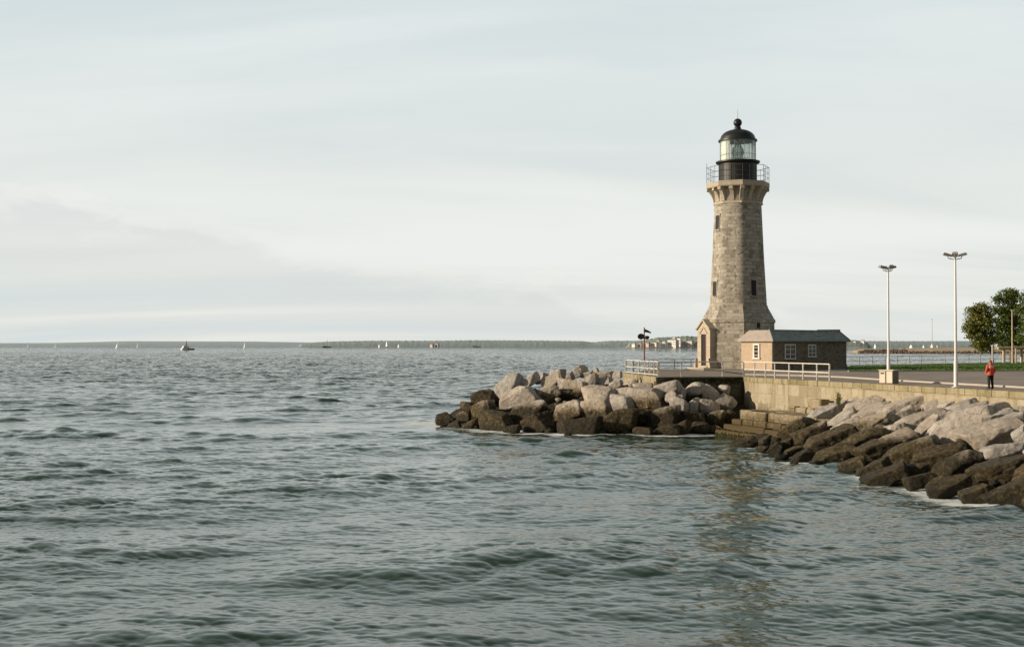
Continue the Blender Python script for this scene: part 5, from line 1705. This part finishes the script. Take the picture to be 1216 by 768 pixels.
def mix_(f, a, b):
    n = N('Mix', data_type='RGBA')
    for i, v in ((0, f), (6, a), (7, b)):
        if isinstance(v, bpy.types.NodeSocket): LK(v, n.inputs[i])
        elif i == 0: n.inputs[0].default_value = v
        else: n.inputs[i].default_value = (*v, 1)
    return n.outputs[2]
z = math_('MAXIMUM', sep.outputs[2], 0.0)
den = math_('ADD', z, 0.16)
cv = N('CombineXYZ'); LK(math_('DIVIDE', sep.outputs[0], den), cv.inputs[0]); LK(math_('DIVIDE', sep.outputs[1], den), cv.inputs[1]); cv.inputs[2].default_value = 3.7
def cloudnoise(scale, rot, sc, detail=7, rough=0.58, dist=0.4):
    mp = N('Mapping'); LK(cv.outputs[0], mp.inputs[0]); mp.inputs['Scale'].default_value = sc; mp.inputs['Rotation'].default_value = (0, 0, rot)
    n = N('TexNoise'); LK(mp.outputs[0], n.inputs['Vector']); n.inputs['Scale'].default_value = scale; n.inputs['Detail'].default_value = detail
    n.inputs['Roughness'].default_value = rough; n.inputs['Distortion'].default_value = dist
    return n.outputs['Fac']
veil = cloudnoise(0.55, R(24), (0.42, 1.7, 1), 7, 0.52, 0.7)
pv = N('CombineXYZ'); LK(math_('MULTIPLY', sep.outputs[0], 5.5), pv.inputs[0]); LK(math_('MULTIPLY', sep.outputs[1], 5.5), pv.inputs[1]); LK(math_('MULTIPLY', sep.outputs[2], 17.0), pv.inputs[2])
pn = N('TexNoise'); LK(pv.outputs[0], pn.inputs['Vector']); pn.inputs['Scale'].default_value = 1.7; pn.inputs['Detail'].default_value = 8; pn.inputs['Roughness'].default_value = 0.57; pn.inputs['Distortion'].default_value = 0.35
puff = pn.outputs['Fac']
K = 1.0 / STR
def col(r, g, b): return (r * K, g * K, b * K)
y_ = sep.outputs[1]; x_ = sep.outputs[0]
# clear sky, greyed a little
skyc = mix_(0.75, sky.outputs[0], col(0.165, 0.175, 0.165))
# thin high veil over the sea, thickest low down, thinning overhead and inland
veilcol = mix_(ramp_(z, [(0.0, 0.0), (0.30, 1.0)]), col(0.85, 0.86, 0.81), col(0.71, 0.80, 0.825))
open_ = math_('MULTIPLY', ramp_(z, [(0.25, 1.0), (0.66, 0.10)]), ramp_(math_('ADD', math_('MULTIPLY', y_, 0.5), 0.5), [(0.45, 0.10), (0.80, 1.0)]))
c1 = mix_(math_('MULTIPLY', open_, ramp_(veil, [(0.30, 0.86), (0.60, 0.96)])), skyc, veilcol)
c2 = mix_(math_('MULTIPLY', open_, ramp_(veil, [(0.46, 0.0), (0.66, 0.55)])), c1, col(0.885, 0.90, 0.87))
c2 = mix_(math_('MULTIPLY', open_, ramp_(veil, [(0.26, 0.6), (0.49, 0.0)])), c2, col(0.615, 0.72, 0.75))
# low cloud bank with a billowed top edge, highest on the left, sinking to the right
topz = ramp_(math_('ADD', math_('MULTIPLY', x_, 1.0), 0.5), [(0.10, 0.100), (0.26, 0.085), (0.36, 0.060), (0.52, 0.035), (0.70, 0.012), (0.9, 0.0)])
edge = math_('SUBTRACT', math_('ADD', topz, math_('MULTIPLY', math_('SUBTRACT', puff, 0.5), 0.11)), z)
bank = ramp_(math_('ADD', math_('MULTIPLY', edge, 10.0), 0.5), [(0.42, 0.0), (0.58, 0.55), (0.75, 0.42), (1.0, 0.2)])
c3 = mix_(math_('MULTIPLY', bank, math_('ADD', 0.05, math_('MULTIPLY', puff, 1.35), True)), c2, col(0.68, 0.70, 0.70))
rim = ramp_(math_('ADD', math_('MULTIPLY', edge, 10.0), 0.5), [(0.38, 0.0), (0.47, 0.5), (0.56, 0.0)])
c3 = mix_(math_('MULTIPLY', rim, ramp_(puff, [(0.45, 0.0), (0.6, 0.7)])), c3, col(0.93, 0.91, 0.87))
LK(c3, bg.inputs['Color'])

sl = bpy.data.lights.new('sun', 'SUN'); sl.energy = 5.0; sl.angle = R(0.6); sl.color = (1.0, 0.86, 0.67)
so = bpy.data.objects.new('sun', sl); COL.objects.link(so)
so.rotation_euler = SUN.to_track_quat('Z', 'Y').to_euler()
so.location = (-60, 40, 60)

cam = bpy.data.cameras.new('camera'); co_ = bpy.data.objects.new('camera', cam); COL.objects.link(co_)
cam.sensor_fit = 'HORIZONTAL'; cam.sensor_width = 36.0; cam.lens = 36.0 * F / 1216.0
cam.clip_start = 0.5; cam.clip_end = 30000
co_.location = (0, 0, EYE)
co_.rotation_euler = (R(90) + math.atan((HY - 384) / F), 0, 0)
scene.camera = co_
scene.view_settings.view_transform = 'Standard'; scene.view_settings.look = 'None'
scene.view_settings.exposure = 0; scene.view_settings.gamma = 1
scene.render.film_transparent = False
